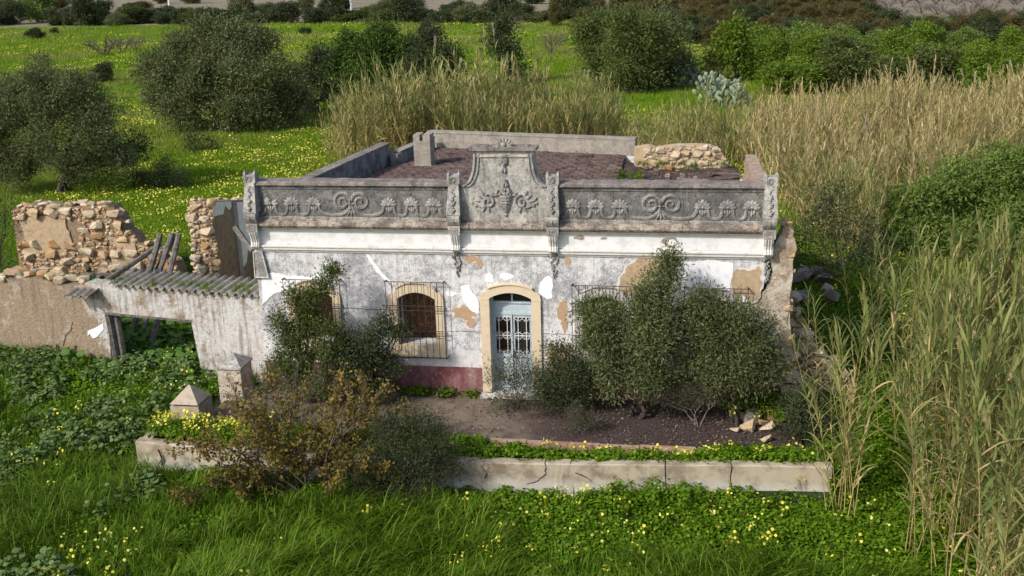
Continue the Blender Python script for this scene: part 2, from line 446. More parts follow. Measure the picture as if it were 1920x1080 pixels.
# courtyard floor
px = np.linspace(-7.3, 6.9, 60); py = np.linspace(-2.72, .02, 16)
X, Y = np.meshgrid(px, py)
Z = .015+.012*np.sin(X*3+Y*2)*np.sin(Y*4)+.02*np.sin(X*.9)
V = np.stack([X, Y, Z+.03], -1).reshape(-1, 3); nx, ny = len(px), len(py)
I = np.arange(nx*ny).reshape(ny, nx)
Q = np.stack([I[:-1, :-1], I[:-1, 1:], I[1:, 1:], I[1:, :-1]], -1).reshape(-1, 4)
tag(obj('courtyard_floor', np_mesh('courtyard_floor', V, Q, smooth=True), M['patio']), 'bare earth courtyard in front of the house', kind='structure')

# ------------------------------------------------------------------ the house
H = thing('ruined_house', 'derelict single storey white house with ornate grey parapet and blue door', 'house')
WX = (-5.06, -2.39, 2.28, 4.97)
def arch(cx, hw, zb, zs, rise, n=8):
    """opening outline, segmental arch on top (counter-clockwise)"""
    pts = [(cx-hw, zb), (cx+hw, zb)]
    for i in range(n+1):
        t = 1-2*i/n
        pts.append((cx+hw*t, zs+rise*(1-t*t)))
    return pts
wl = -6.52
outer = [(wl, 0.0), (-.6, 0.0), (-.6, 0.0), (6.88, 0.0), (6.62, 1.0), (6.45, 1.9), (5.92, 2.45), (5.72, 2.62), (5.86, 2.84), (6.06, 3.02), (6.08, 3.2), (6.17, 3.45), (6.05, 3.72), (6.07, 4.30), (wl, 4.30)]
outer = [outer[0]]+outer[3:]
holes = [arch(c, .50, 1.34, 2.58, .17) for c in WX]
door_o = arch(0, .53, .12, 2.64, .15)
front = MB().prism(outer, 0, .55, holes+[door_o]).build('front_wall', M['plaster'], H)
# irregular render patches, thin real layers on the wall
def patch(cx, cz, pts, mat, d=.006, parent=front, name='plaster_patch', wob=.5):
    """pts: outline offsets; edges get broken up"""
    P = []
    rg = random.Random(int(cx*1000+cz*77))
    if mat in (M['orange'], M['tan']) and parent is front and d < .0072:
        patch(cx, cz, [(a*1.10, b*1.10) for a, b in pts], M['mould'], .0035, parent, name, 1.0)
        wob = 1.6
    n = len(pts)
    def split(a, b, lv):
        L = (b-a).length
        if lv == 0 or L < .028: P.append((cx+a.x, cz+a.y)); return
        nn = Vector((-(b-a).y, (b-a).x)); mid = a+(b-a)*rg.uniform(.4, .6)+nn*rg.uniform(-1, 1)*.17*min(wob, 1.5)
        split(a, mid, lv-1); split(mid, b, lv-1)
    for i in range(n): split(Vector(pts[i]), Vector(pts[(i+1) % n]), 4)
    return MB().prism(P, -d, .002).build(name, mat, parent)
def oval(rx, rz, n=14, seed=0, j=.25):
    rg = random.Random(seed)
    return [(rx*math.cos(2*math.pi*i/n)*(1+rg.uniform(-j, j)), rz*math.sin(2*math.pi*i/n)*(1+rg.uniform(-j, j))) for i in range(n)]
patch(-.94, 3.63, oval(.20, .09, 12, 3, .4), M['orange'])
patch(-.74, 3.52, oval(.08, .13, 10, 4, .3), M['orange'], .0075)
patch(-1.22, 2.22, oval(.30, .20, 16, 5, .35), M['orange'])
patch(-1.02, 1.98, oval(.12, .13, 10, 6, .35), M['orange'], .0075)
patch(1.28, 2.35, oval(.13, .32, 16, 7, .35), M['orange'])
patch(1.33, 2.02, oval(.10, .22, 12, 8, .35), M['orange'], .0075)
patch(1.42, 3.60, oval(.10, .12, 10, 9, .35), M['orange'])
patch(1.18, 1.12, [(-.30, -.34), (.26, -.42), (.36, .05), (.28, .33), (-.20, .36), (-.34, .1)], M['tan'])
patch(3.42, 3.28, [(-.75, -.35), (.45, -.50), (.55, .2), (.35, .42), (-.35, .40), (-.62, .05)], M['tan'])
patch(5.66, 3.20, [(-.36, -.42), (.18, -.5), (.36, -.1), (.28, .38), (-.2, .30)], M['tan'])
patch(4.78, 3.30, [(-.62, -.40), (.50, -.46), (.58, .33), (-.56, .36)], M['patchwhite'], .009, wob=.3)
patch(-5.55, 2.92, [(-.92, -.62), (-.55, -.3), (.35, -.08), (1.1, -.06), (1.08, .12), (.2, .18), (-.9, .26)], M['patchwhite'], .009)
patch(-1.0, 2.62, [(.04, -.36), (.20, -.40), (.16, .02), (-.03, .32), (-.24, .30), (-.22, -.02)], M['patchwhite'], .009)
patch(1.02, 2.86, [(-.32, -.06), (-.12, -.22), (.02, -.2), (.03, .3), (-.05, .38), (-.28, .20)], M['patchwhite'], .009)
patch(-.52, 3.14, oval(.12, .13, 10, 21, .25), M['patchwhite'], .009)
patch(-.08, 3.20, oval(.17, .09, 12, 22, .2), M['patchwhite'], .009)
patch(-3.2, 3.22, [(.12, -.26), (.20, -.24), (-.05, .05), (-.32, .45), (-.42, .5), (-.18, .02)], M['patchwhite'], .009)
patch(-1.50, 2.72, oval(.15, .07, 10, 23, .25), M['patchwhite'], .009)
patch(5.58, 2.62, oval(.14, .20, 10, 24, .3), M['patchwhite'], .009)
patch(-3.9, 1.9, oval(.4, .28, 14, 31, .3), M['mould'], .005)
def crack(pts, wd=.02, parent=front, y=-.004, mat=None):
    rg = random.Random(len(pts)); P = []
    for a, b in zip(pts, pts[1:]):
        for j in range(4):
            t = j/4; P.append((a[0]+(b[0]-a[0])*t+rg.uniform(-.02, .02), a[1]+(b[1]-a[1])*t+rg.uniform(-.015, .015)))
    P.append(pts[-1])
    up = [(p[0], p[1]+wd*rg.uniform(.3, 1)) for p in P]; dn = [(p[0]+wd*.7*rg.uniform(.2, 1), p[1]) for p in reversed(P)]
    return MB().prism(up+dn, y, .001).build('crack', mat or M['iron'], parent)
crack([(-1.62, 1.72), (-1.2, 1.74), (-.76, 1.73)], .014)
crack([(-4.3, 2.28), (-3.7, 2.25), (-3.2, 2.27)], .016)
crack([(-3.7, 2.25), (-3.62, 2.0), (-3.5, 1.75)], .018)
crack([(-6.45, 2.75), (-6.2, 2.55), (-6.05, 2.2), (-5.95, 1.9)], .05)
crack([(.8, 1.73), (1.3, 1.74), (1.6, 1.7)], .014)
crack([(4.0, 3.74), (4.12, 3.95)], .02)
crack([(5.3, 3.1), (5.5, 2.75), (5.45, 2.5)], .015)
# red plinth band
for x0, x1 in ((wl, -.79), (.80, 6.6)):
    MB().box(x0, x1, -.025, .004, 0, .78).build('plinth', M['red'], H)
# string course, frieze, cornice
MB().profile([(.004, 3.74), (-.03, 3.74), (-.03, 3.775), (-.075, 3.80), (-.075, 3.85), (-.10, 3.87), (-.10, 3.905), (.004, 3.93)], wl, 6.10).build('string_course', M['mould'], H)
fz = MB().box(wl, 6.10, -.02, .004, 3.93, 4.30).build('frieze', M['white'], H)
def fpatch(cx, cz, pts, mat, d): 
    return MB().prism([(cx+a, cz+b) for a, b in pts], -.02-d, -.018).build('plaster_patch', mat, fz)
fpatch(3.88, 4.12, oval(.20, .13, 12, 41, .25), M['concrete'], .004)
fpatch(3.90, 4.12, oval(.12, .08, 10, 42, .2), M['white'], .007)
fpatch(1.72, 4.21, oval(.16, .06, 10, 43, .3), M['concrete'], .004)
fpatch(2.3, 4.20, oval(.09, .04, 8, 44, .3), M['concrete'], .004)
MB().profile([(.002, 4.28), (-.04, 4.28), (-.04, 4.315), (-.09, 4.335), (-.09, 4.365), (.002, 4.40)], wl, 6.10).build('cornice_fillet', M['mould'], H)
MB().profile([(.3, 4.368), (-.11, 4.368), (-.17, 4.40), (-.20, 4.45), (-.185, 4.50), (-.12, 4.56), (-.01, 4.60), (.3, 4.61)], wl, 6.12).build('cornice', M['torus'], H, smooth=False)

# ---- parapet panels with relief
def spiral(cx, cz, r0, turns, sgn, a0, n=40):
    """from the outside inward, starting angle a0"""
    out = []
    for i in range(n+1):
        t = i/n; a = a0+sgn*turns*2*math.pi*t; r = r0*(1-t)**.75+.02
        out.append((cx+r*math.cos(a), cz+r*math.sin(a)))
    return out
def bez(p0, p1, p2, p3, n=14):
    o = []
    for i in range(n+1):
        t = i/n; s = 1-t
        o.append(tuple(s**3*p0[k]+3*s*s*t*p1[k]+3*s*t*t*p2[k]+t**3*p3[k] for k in (0, 1)))
    return o
def resample(P, step):
    P = np.array(P); d = np.r_[0, np.cumsum(np.linalg.norm(np.diff(P, axis=0), axis=1))]
    n = max(4, int(d[-1]/step)); t = np.linspace(0, d[-1], n)
    return list(zip(np.interp(t, d, P[:, 0]), np.interp(t, d, P[:, 1])))
def volute(cx, sgn, zc, xe, y, parent):
    """ribbed scroll: spiral at the middle, dropping and running out to xe"""
    c = (cx+sgn*.235, zc)
    sp = spiral(c[0], c[1], .215, 1.55, -sgn, math.pi if sgn > 0 else 0.0, 44)[::-1]
    start = sp[-1]
    run = bez(start, (start[0]-sgn*.02, start[1]-.22), (cx+sgn*.20, 4.685), (cx+sgn*.42, 4.685), 14)
    run += bez(run[-1], (xe-sgn*.20, 4.685), (xe-sgn*.0, 4.72), (xe, 4.95), 14)[1:]
    P = resample(sp+run[1:], .022)
    ws = [.035+.05*min(1, i/22) for i in range(len(P))]
    MB().strip(P, ws, y, .038, .014).build('volute', M['orn'], parent)
def ucurve(x0, x1, y, parent):
    zb = 4.685
    P = bez((x0, 4.95), (x0+.0, 4.74), (x0+(x1-x0)*.2, zb), ((x0+x1)/2, zb), 12)
    P += bez(P[-1], (x0+(x1-x0)*.8, zb), (x1, 4.74), (x1, 4.95), 12)[1:]
    MB().strip(resample(P, .022), .085, y, .036, .014).build('festoon', M['orn'], parent)
def shell(cx, y, parent, full=True, s=1.0):
    b = MB()
    zc = 4.955
    for i in range(7):
        a = R(2+176*i/6)
        if not full and i in (2, 3): continue
        L = .100*s*(1.1 if i == 3 else 1)
        b.blob((cx+math.cos(a)*L*1.15, y-.002, zc+.0+math.sin(a)*L), .098*s, .026, .050*s, 8, 4, -a)
    b.blob((cx, y-.006, zc+.01), .045, .03, .04, 8, 4)
    b.build('shell', M['orn'], parent, True)
    d = MB()
    for dx, dz, l in ((0, -.10, .085), (-.055, -.075, .06), (.055, -.075, .06)):
        d.blob((cx+dx, y-.004, zc-.03+dz), .032, .024, l, 8, 4, dx*5)
    d.build('pendant', M['orn'], parent, True)
for sgn, x0, x1, cols in ((-1, -6.26, -1.52, 0), (1, 1.32, 6.0, 0)):
    pan = MB().box(x0-.1, x1+.1, 0, .34, 4.60, 5.44).build('parapet_panel', M['parapet'], H)
    MB().profile([(.003, 4.60), (-.02, 4.60), (-.02, 4.635), (.003, 4.65)], x0, x1).build('fillet', M['orn'], pan)
    MB().profile([(.002, 5.335), (-.022, 5.345), (-.022, 5.385), (-.05, 5.41), (-.05, 5.442), (.002, 5.442)], x0, x1).build('cap_moulding', M['parapet'], pan)
    # coping with an uneven worn edge
    cp = MB(); n = 40; rg = random.Random(3+sgn)
    top = []
    for i in range(n+1):
        x = x0-.14+(x1-x0+.28)*i/n
        top.append((x, -.085+rg.uniform(-.012, .012), 5.525+rg.uniform(-.012, .010), .40+rg.uniform(-.02, .02)))
    vs = []; fs = []
    for x, yf, zt, yb in top: vs += [(x, yf, 5.444), (x, yf+.012, zt-.02), (x, yf+.04, zt), (x, yb, zt+.012), (x, yb, 5.444)]
    for i in range(n):
        for k in range(5): fs.append((i*5+k, i*5+(k+1) % 5, (i+1)*5+(k+1) % 5, (i+1)*5+k))
    fs += [(0, 1, 2, 3, 4), tuple(n*5+k for k in (4, 3, 2, 1, 0))]
    cp.add(vs, fs).build('coping', M['coping'], pan)
    Wd = x1-x0; mid = x0+Wd*.497
    yv = 0.0
    volute(mid, 1, 5.03, mid+.83, yv, pan); volute(mid, -1, 5.03, mid-.83, yv, pan)
    MB().box(mid-.09, mid+.09, -.03, .003, 4.975, 5.005).build('ribbon_tie', M['orn'], pan)
    b = MB()
    for dx, rr in ((-.07, .5), (0, 0), (.07, -.5)): b.blob((mid+dx, -.004, 4.74), .03, .035, .10, 8, 4, rr)
    b.build('leaf_knot', M['orn'], pan, True)
    sx = [.96, 1.53, 2.08]
    for k, s_ in enumerate(sx):
        for sg in (-1, 1):
            shell(mid+sg*s_, yv, pan, not (sgn < 0 and sg < 0 and k == 2))
    for sg in (-1, 1):
        for a, b_ in ((.96+.12, 1.53-.12), (1.53+.12, 2.08-.12)):
            xa, xb = sorted((mid+sg*a, mid+sg*b_)); ucurve(xa, xb, yv, pan)
        xe = mid+sg*2.22
        P = bez((xe, 4.86), (xe+sg*.01, 4.76), (xe+sg*.05, 4.70), (xe+sg*.12, 4.685), 8)
        MB().strip(resample(P, .022), .08, yv, .036, .014).build('festoon', M['orn'], pan)

# ---- central gable
GC = -.075
def gable(off=0.0, n=16):
    pts = []
    for i in range(n+1):
        a = math.pi/2*i/n
        pts.append((1.06-.33*math.sin(a)**.9-off, 5.46+.74*(1-math.cos(a))-off*.2))
    return pts
half = gable()
ol = [(GC-1.06, 4.60), (GC+1.06, 4.60)]+[(GC+x, z) for x, z in half]+[(GC+.73, 6.30), (GC-.73, 6.30)]+[(GC-x, z) for x, z in reversed(half)]
gab = MB().prism(ol, -.02, .32).build('gable', M['pil'], H)
for off, dp in ((.045, .05), (.13, .035)):
    for sg in (-1, 1):
        P = [(GC+sg*x, z) for x, z in gable(off)]+[(GC+sg*(.73-off), 6.22)]
        MB().strip(resample(P, .05), .05, -.02, dp).build('moulding', M['pil'], gab)
MB().strip([(GC-.70, 6.16), (GC+.70, 6.16)], .045, -.02, .035).build('moulding', M['pil'], gab)
cb = MB(); rg = random.Random(8)
for i in range(8):
    xa = GC-.80+1.60*i/8; cb.box(xa, xa+.2, -.09+rg.uniform(-.01, .01), .38, 6.302, 6.385+rg.uniform(-.015, .012))
cb.build('coping', M['coping'], gab)
f = MB()
for i in range(9):
    a = R(-10+200*i/8); f.blob((GC+math.cos(a)*.15, .08, 6.40+math.sin(a)*.10), .10, .06, .035, 8, 4, -a)
f.blob((GC, .06, 6.42), .08, .08, .08)
f.build('finial', M['orn'], gab, True)
u = MB()          # console of leaves under the finial, then the urn with fruit
for i, (dx, dz, rx, rz) in enumerate(((0, 6.16, .14, .07), (-.05, 6.05, .08, .11), (.05, 6.05, .08, .11), (0, 5.93, .06, .13), (-.03, 5.84, .035, .08), (.04, 5.82, .035, .08))):
    u.blob((GC+dx, -.03, dz), rx, .05, rz)
u.build('leaf_console', M['orn'], gab, True)
urn = MB()
prof = [(.03, 4.70), (.055, 4.74), (.035, 4.79), (.075, 4.83), (.10, 4.92), (.115, 5.02), (.13, 5.04), (.12, 5.08), (.15, 5.11), (.15, 5.16), (.17, 5.20), (.165, 5.235), (.0, 5.235)]
vs = []; fs = []; n = 14
for r_, z in prof:
    for k in range(n):
        a = math.pi*2*k/n; rr = r_*(1+(.08 if k % 2 and .09 < r_ < .14 else 0)); vs.append((GC+.03+rr*math.cos(a), -.02-max(0, 0)+rr*.75*math.sin(a), z))
for j in range(len(prof)-1):
    for k in range(n): fs.append((j*n+k, j*n+(k+1) % n, (j+1)*n+(k+1) % n, (j+1)*n+k))
urn.add(vs, fs)
urn.build('urn', M['orn'], gab)
fr = MB(); rg = random.Random(5)
for i in range(26):
    t = rg.random(); wd = .13*(1-t)**.7
    fr.blob((GC+.03+rg.uniform(-1, 1)*wd, -.06-rg.random()*.05*(1-t), 5.26+t*.34), .035, .035, .045, 6, 4)
fr.build('fruit', M['orn'], gab, True)
for sg in (-1, 1):
    b = MB()
    c = (GC+sg*.40, 5.07)
    sp = spiral(c[0], c[1], .14, 1.3, sg, R(80) if sg > 0 else R(100), 26)
    b.strip(resample(bez((GC+sg*.12, 5.26), (GC+sg*.2, 5.22), (GC+sg*.28, 5.22), sp[0], 8)+sp[1:], .03), .045, -.02, .045)
    b.strip(resample(bez((GC+sg*.16, 5.36), (GC+sg*.18, 5.22), (GC+sg*.30, 5.18), (GC+sg*.42, 5.24), 10), .03), .035, -.02, .04)
    b.strip(resample(bez((c[0]+sg*.06, 4.93), (c[0]+sg*.2, 4.92), (c[0]+sg*.28, 4.98), (c[0]+sg*.36, 5.05), 10), .03), .035, -.02, .035)
    rg = random.Random(9)
    for dx, dz, l, ro in ((.0, .0, .04, 0), (-.02, -.20, .08, .2), (.10, -.18, .09, -.5), (.2, .12, .09, .9), (.13, .21, .07, .4), (.27, .02, .08, 1.3), (.36, .08, .05, .7), (.30, -.10, .05, 1.6), (-.12, .2, .05, 1.), (.38, -.03, .045, 0)):
        b.blob((c[0]+sg*dx, -.03, c[1]+dz), .028, .035, l, 8, 4, ro*sg)
    b.build('scroll_leaf', M['orn'], gab, False)

# ---- pilasters
def pilaster(cx, skew=0.0, corner=False, right=False):
    root = MB().box(cx-.15, cx+.15, -.035, .34, 4.60, 5.42).build('pilaster', M['pil'], H)
    b = MB()        # leaning shaft, wider and deeper to the foot
    b.add([(cx-.17, -.30, 4.78), (cx+.17, -.30, 4.78), (cx+.17, 0, 4.78), (cx-.17, 0, 4.78), (cx-.125, -.12, 5.50), (cx+.125, -.12, 5.50), (cx+.125, .2, 5.50), (cx-.125, .2, 5.50)],
          [(0,3,2,1),(4,5,6,7),(0,1,5,4),(1,2,6,5),(2,3,7,6),(3,0,4,7)])
    b.build('shaft', M['pil'], root)
    d = MB(); rg = random.Random(int(cx*10))
    for i in range(13):
        t = i/12; y = -.12-.18*(1-t)-.006
        d.blob((cx+.03*math.sin(i*1.7), y, 4.86+.56*t), .032+.02*(1-abs(2*t-1)), .035, .032, 6, 4, rg.uniform(-1, 1))
    d.build('garland', M['orn'], root, True)
    b = MB().box(cx-.115, cx+.115, -.10, .2, 5.505, 5.70)
    for s_ in (-1, 1):
        b.add([(cx+s_*.115-.035, -.12, 5.503), (cx+s_*.115+.035, -.12, 5.503), (cx+s_*.115+.035, .14, 5.503), (cx+s_*.115-.035, .14, 5.503),
               (cx+s_*.125-.03, -.11, 5.73), (cx+s_*.125+.03, -.11, 5.73), (cx+s_*.125+.03, .12, 5.73), (cx+s_*.125-.03, .12, 5.73), (cx+s_*.128, -.02, 5.82)],
              [(0,3,2,1),(0,1,5,4),(1,2,6,5),(2,3,7,6),(3,0,4,7),(4,5,8),(5,6,8),(6,7,8),(7,4,8)])
    b.build('finial', M['pil'], root)
    MB().strip(spiral(cx, 5.60, .06, 1.2, 1, 0, 16), .03, -.10, .02).build('rosette', M['orn'], root)
    # scroll under the shaft
    b = MB().profile([(0, 4.50), (-.20, 4.50), (-.25, 4.54), (-.30, 4.62), (-.32, 4.70), (-.31, 4.75), (-.27, 4.778), (0, 4.778)], cx-.15, cx+.15)
    b.build('console_scroll', M['pil'], root)
    lf = MB()
    for k in range(5): lf.blob((cx-.09+.045*k, -.30+.03*abs(k-2), 4.66), .022, .03, .09, 6, 4, (k-2)*.15)
    lf.build('acanthus', M['orn'], root, True)
    b = MB().box(cx-.145, cx+.145, -.255, 0, 4.285, 4.497)
    b.build('square_block', M['pil'], root)
    b = MB()
    for q in ((-.085, .085, -.265, -.254, 4.455, 4.475), (-.085, .085, -.265, -.254, 4.31, 4.33), (-.085, -.063, -.265, -.254, 4.332, 4.453), (.063, .085, -.265, -.254, 4.332, 4.453)):
        b.box(cx+q[0], cx+q[1], q[2], q[3], q[4], q[5])
    b.box(cx-.035, cx+.035, -.262, -.254, 4.36, 4.425)
    b.build('square_frame', M['orn'], root)
    # S bracket across the frieze
    ins = .02
    b = MB().profile([(-.022, 4.283), (-.235, 4.283), (-.215, 4.20), (-.155, 4.10), (-.135, 4.00), (-.16, 3.93), (-.185, 3.89), (-.16, 3.85), (-.022, 3.85)], cx-.105, cx+.105)
    b.build('bracket', M['mould'], root)
    b = MB()
    for k in range(3): b.tube([(cx-.06+.06*k, -.235, 4.27), (cx-.06+.06*k, -.165, 4.10), (cx-.06+.06*k, -.142, 4.0), (cx-.06+.06*k, -.19, 3.89)], [.024, .018, .018, .03], 6)
    b.build('bracket_rib', M['mould'], root)
    if corner:
        MB().prism([(cx-.12, 3.04), (cx+.24, 3.04), (cx+.13, 3.74), (cx-.10, 3.74)], -.06, .003).build('tapered_panel', M['orn'], root)
        MB().strip([(cx-.12, 3.06), (cx+.24, 3.06), (cx+.13, 3.73), (cx-.10, 3.73), (cx-.12, 3.06)], .035, -.06, .02).build('panel_frame', M['mould'], root)
    else:
        d = MB(); rg = random.Random(int(cx*33))
        for i in range(26):
            t = i/25; wdt = .14*(1-t)+.02
            d.blob((cx+rg.uniform(-1, 1)*wdt, -.012, 3.82-.62*t), .022, .035, .045, 6, 4, rg.uniform(-.6, .6))
        d.blob((cx, -.03, 3.80), .12, .08, .06)
        d.build('drop_ornament', M['orn'], root, True)
pilaster(-6.44, corner=True); pilaster(-1.29); pilaster(1.10); pilaster(6.13)

# ---- windows
def eared(cx, hw, zb, zs, rise, ear=.09):
    """outer outline of the surround with shoulders and a raised segmental head"""
    zt = zs+rise
    pts = [(cx-hw, zb), (cx+hw, zb), (cx+hw, zs-.08), (cx+hw-.02, zs+.01), (cx+hw-.08, zs+.06), (cx+hw-.16, zs+.08), (cx+hw-.19, zs+.13), (cx+hw-.20, zs+.17)]
    n = 8; h2 = hw-.20
    for i in range(n+1):
        t = 1-2*i/n; pts.append((cx+h2*t, zs+.19+(rise-.19)*(1-t*t)))
    pts += [(cx-hw+.20, zs+.17), (cx-hw+.19, zs+.13), (cx-hw+.16, zs+.08), (cx-hw+.08, zs+.06), (cx-hw+.02, zs+.01), (cx-hw, zs-.08)]
    return pts
def window(cx, mat, keep=1.0):
    hole = arch(cx, .485, 1.345, 2.575, .17)
    fr = MB().prism(eared(cx, .70, 1.12, 2.66, .34), -.055, .10, [hole]).build('window', mat, H)
    for z in (2.36, 1.70):
        for sg in (-1, 1):
            xa, xb = sorted((cx+sg*.49, cx+sg*.72)); MB().box(xa, xb, -.066, -.05, z-.055, z+.055).build('band_block', mat, fr)
    MB().box(cx-.76, cx+.76, -.10, .06, 1.06, 1.118).build('sill', mat, fr)
    head = [(cx+.5*(1-2*i/10), 2.86+.15*(1-(1-2*i/10)**2)) for i in range(11)]
    MB().strip(head, .04, -.055, .03).build('head_moulding', mat, fr)
    b = MB(); z0, z1 = 1.05, 3.04
    for z in (z0, 1.64, 1.76, 2.30, 2.42, z1): b.box(cx-.74, cx+.74, -.146, -.134, z-.008, z+.008)
    b.build('grille_rail', M['iron'], fr)
    for k in range(10):
        x = cx-.74+1.48*k/9
        MB().tube([(x, -.14, z0), (x, -.14, z1)], .0085, 5).build('grille_bar', M['iron'], fr)
    b = MB()
    for sx in (-1, 1):
        for z in (z0, z1): b.blob((cx+sx*.745, -.14, z), .026, .026, .026, 6, 4); b.box(cx+sx*.74-.012, cx+sx*.74+.012, -.14, .004, z-.012, z+.012)
    b.build('grille_anchor', M['iron'], fr)
    # wooden inner jamb left in the opening
    MB().box(cx-.498, cx-.455, .16, .22, 1.345, 2.56).build('wooden_jamb', M['timber'], fr)
for c, mt in zip(WX, (M['cream'], M['cream'], M['palestone'], M['palestone'])): window(c, mt)

# ---- door
ds = MB().prism(eared(0, .755, .12, 2.78, .28)[:], -.06, .10, [arch(0, .528, .118, 2.64, .15)]) if False else None
hole = arch(0, .528, .20, 2.64, .15)
sur = MB()
o = eared(0, .755, .16, 2.74, .30)
ol = [o[0], (-.528, .16)]+[(-.528, 2.64)]+[(.528*(1-2*i/8)*-1, 2.64+.15*(1-(1-2*i/8)**2)) for i in range(1, 8)]+[(.528, 2.64), (.528, .16)]+o[1:]
sur.prism(ol, -.06, .12)
sur = sur.build('door_surround', M['cream'], H)
head = [(.55*(1-2*i/10), 2.90+.11*(1-(1-2*i/10)**2)) for i in range(11)]
MB().strip(head, .04, -.06, .03).build('head_moulding', M['cream'], sur)
for sg in (-1, 1):
    xa, xb = sorted((sg*.53, sg*.765)); MB().box(xa, xb, -.068, -.055, 2.60, 2.635).build('impost', M['cream'], sur)
MB().box(-.82, .82, -.22, .14, .0, .118).build('doorstep', M['palestone'], H)
dr = MB()
Y0 = .26
dr.box(-.528, -.475, Y0-.05, Y0+.05, .12, 2.64); dr.box(.475, .528, Y0-.05, Y0+.05, .12, 2.64)
dr.box(-.475, .475, Y0-.05, Y0+.05, 2.14, 2.20); dr.box(-.475, .475, Y0-.06, Y0+.05, 2.44, 2.49)
dr.box(-.02, .02, Y0-.04, Y0+.03, 2.49, 2.80)
door = dr.build('door', M['blue'], H)
MB().box(-.475, .475, Y0-.02, Y0+.02, 2.20, 2.44).build('transom_panel', M['blue'], door)
MB().prism([(-.475, 2.49), (.475, 2.49), (.475, 2.66), (0, 2.80), (-.475, 2.66)], Y0, Y0+.01).build('transom_pane', M['glass'], door)
for sg in (-1, 1):
    xa, xb = sorted((sg*.012, sg*.472))
    lf = MB()
    lf.box(xa, xa+.042, Y0-.03, Y0+.02, .13, 2.135); lf.box(xb-.042, xb, Y0-.03, Y0+.02, .13, 2.135)
    lf.box(xa+.042, xb-.042, Y0-.03, Y0+.02, 2.06, 2.135); lf.box(xa+.042, xb-.042, Y0-.03, Y0+.02, 1.00, 1.10); lf.box(xa+.042, xb-.042, Y0-.03, Y0+.02, .13, .25)
    lf.box(xa+.042, xb-.042, Y0-.01, Y0+.01, .25, 1.00); lf.box(xa+.12, xb-.12, Y0-.025, Y0-.009, .32, .60); lf.box(xa+.12, xb-.12, Y0-.025, Y0-.009, .66, .94)
    lf.build('door_leaf', M['blue'] if sg < 0 else M['bluedk'], door)
    if sg > 0: MB().box(xa+.042, xb-.042, Y0+.0, Y0+.008, 1.10, 2.06).build('door_pane', M['glass'], door)
    g_ = MB(); gy0 = Y0-.036
    xm = (xa+xb)/2
    for x in (xa+.125, xb-.125): g_.box(x-.008, x+.008, gy0-.008, gy0+.008, 1.10, 2.06)
    g_.box(xa+.035, xb-.035, gy0-.0095, gy0+.0095, 1.575, 1.592)
    for z, dz in ((2.03, -1), (1.62, 1), (1.545, -1), (1.13, 1)):
        for x, s2 in ((xm-.045, 1), (xm+.045, -1), (xa+.085, -1), (xb-.085, 1)):
            P = spiral(x, z, .04, 1.1, s2*dz, math.pi/2*dz, 12)
            g_.tube([(p[0], gy0, p[1]) for p in P], .0075, 4)
    g_.build('door_grille', M['whitemetal'], door)
MB().box(.02, .05, Y0-.07, Y0-.03, 1.0, 1.16).build('door_handle', M['iron'], door)

# ---- body behind the front: side walls, inner wall, roof, rear parapet, chimney
def wall_line(p, q, th, z0, z1a, z1b, side=1):
    """wall between two plan points with a sloping top; thickness to the left of p->q"""
    p = Vector(p); q = Vector(q); t = (q-p).normalized(); nn = Vector((-t.y, t.x))*th*side
    a, b, c, d = p, q, q+nn, p+nn
    return MB().add([(a.x, a.y, z0), (b.x, b.y, z0), (c.x, c.y, z0), (d.x, d.y, z0), (a.x, a.y, z1a), (b.x, b.y, z1b), (c.x, c.y, z1b), (d.x, d.y, z1a)],
                    [(0,3,2,1),(4,5,6,7),(0,1,5,4),(1,2,6,5),(2,3,7,6),(3,0,4,7)])
wall_line((-6.5, .56), (-5.62, 8.7), .34, 0, 4.33, 4.33, -1).build('side_wall', M['mould'], H)
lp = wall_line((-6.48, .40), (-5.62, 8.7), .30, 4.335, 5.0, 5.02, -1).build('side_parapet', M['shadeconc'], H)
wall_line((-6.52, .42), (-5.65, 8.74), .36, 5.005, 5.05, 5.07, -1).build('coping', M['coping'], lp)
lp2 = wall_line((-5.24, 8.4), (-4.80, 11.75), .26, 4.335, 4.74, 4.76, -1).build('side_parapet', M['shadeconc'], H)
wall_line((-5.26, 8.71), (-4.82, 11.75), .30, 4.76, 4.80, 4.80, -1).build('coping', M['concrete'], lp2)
wall_line((-5.22, 8.7), (-4.8, 12), .3, 0, 4.33, 4.33, -1).build('side_wall', M['mould'], H)
wall_line((-4.75, 12.05), (2.52, 10.42), .3, 0, 4.33, 4.33).build('rear_wall', M['mould'], H)
rp = wall_line((-4.75, 12.05), (2.52, 10.42), .26, 4.335, 4.86, 4.86).build('rear_parapet', M['concrete'], H)
wall_line((-4.9, 12.06), (2.53, 10.40), .34, 4.862, 4.93, 4.93).build('coping', M['concrete'], rp)
rb = MB(); rg = random.Random(4)           # broken stone rear wall on the right
tp = [(2.55, 4.78), (3.0, 4.86), (3.25, 4.78), (3.8, 4.86), (4.5, 4.88), (4.95, 4.85), (5.25, 4.72), (5.42, 4.42), (5.45, 3.9)]
rb.prism([(2.55, 0), (5.6, 0)]+tp[::-1], 9.35, 9.75)
rbw = rb.build('rear_wall', M['tan'], H)
REAR = (rbw, tp)
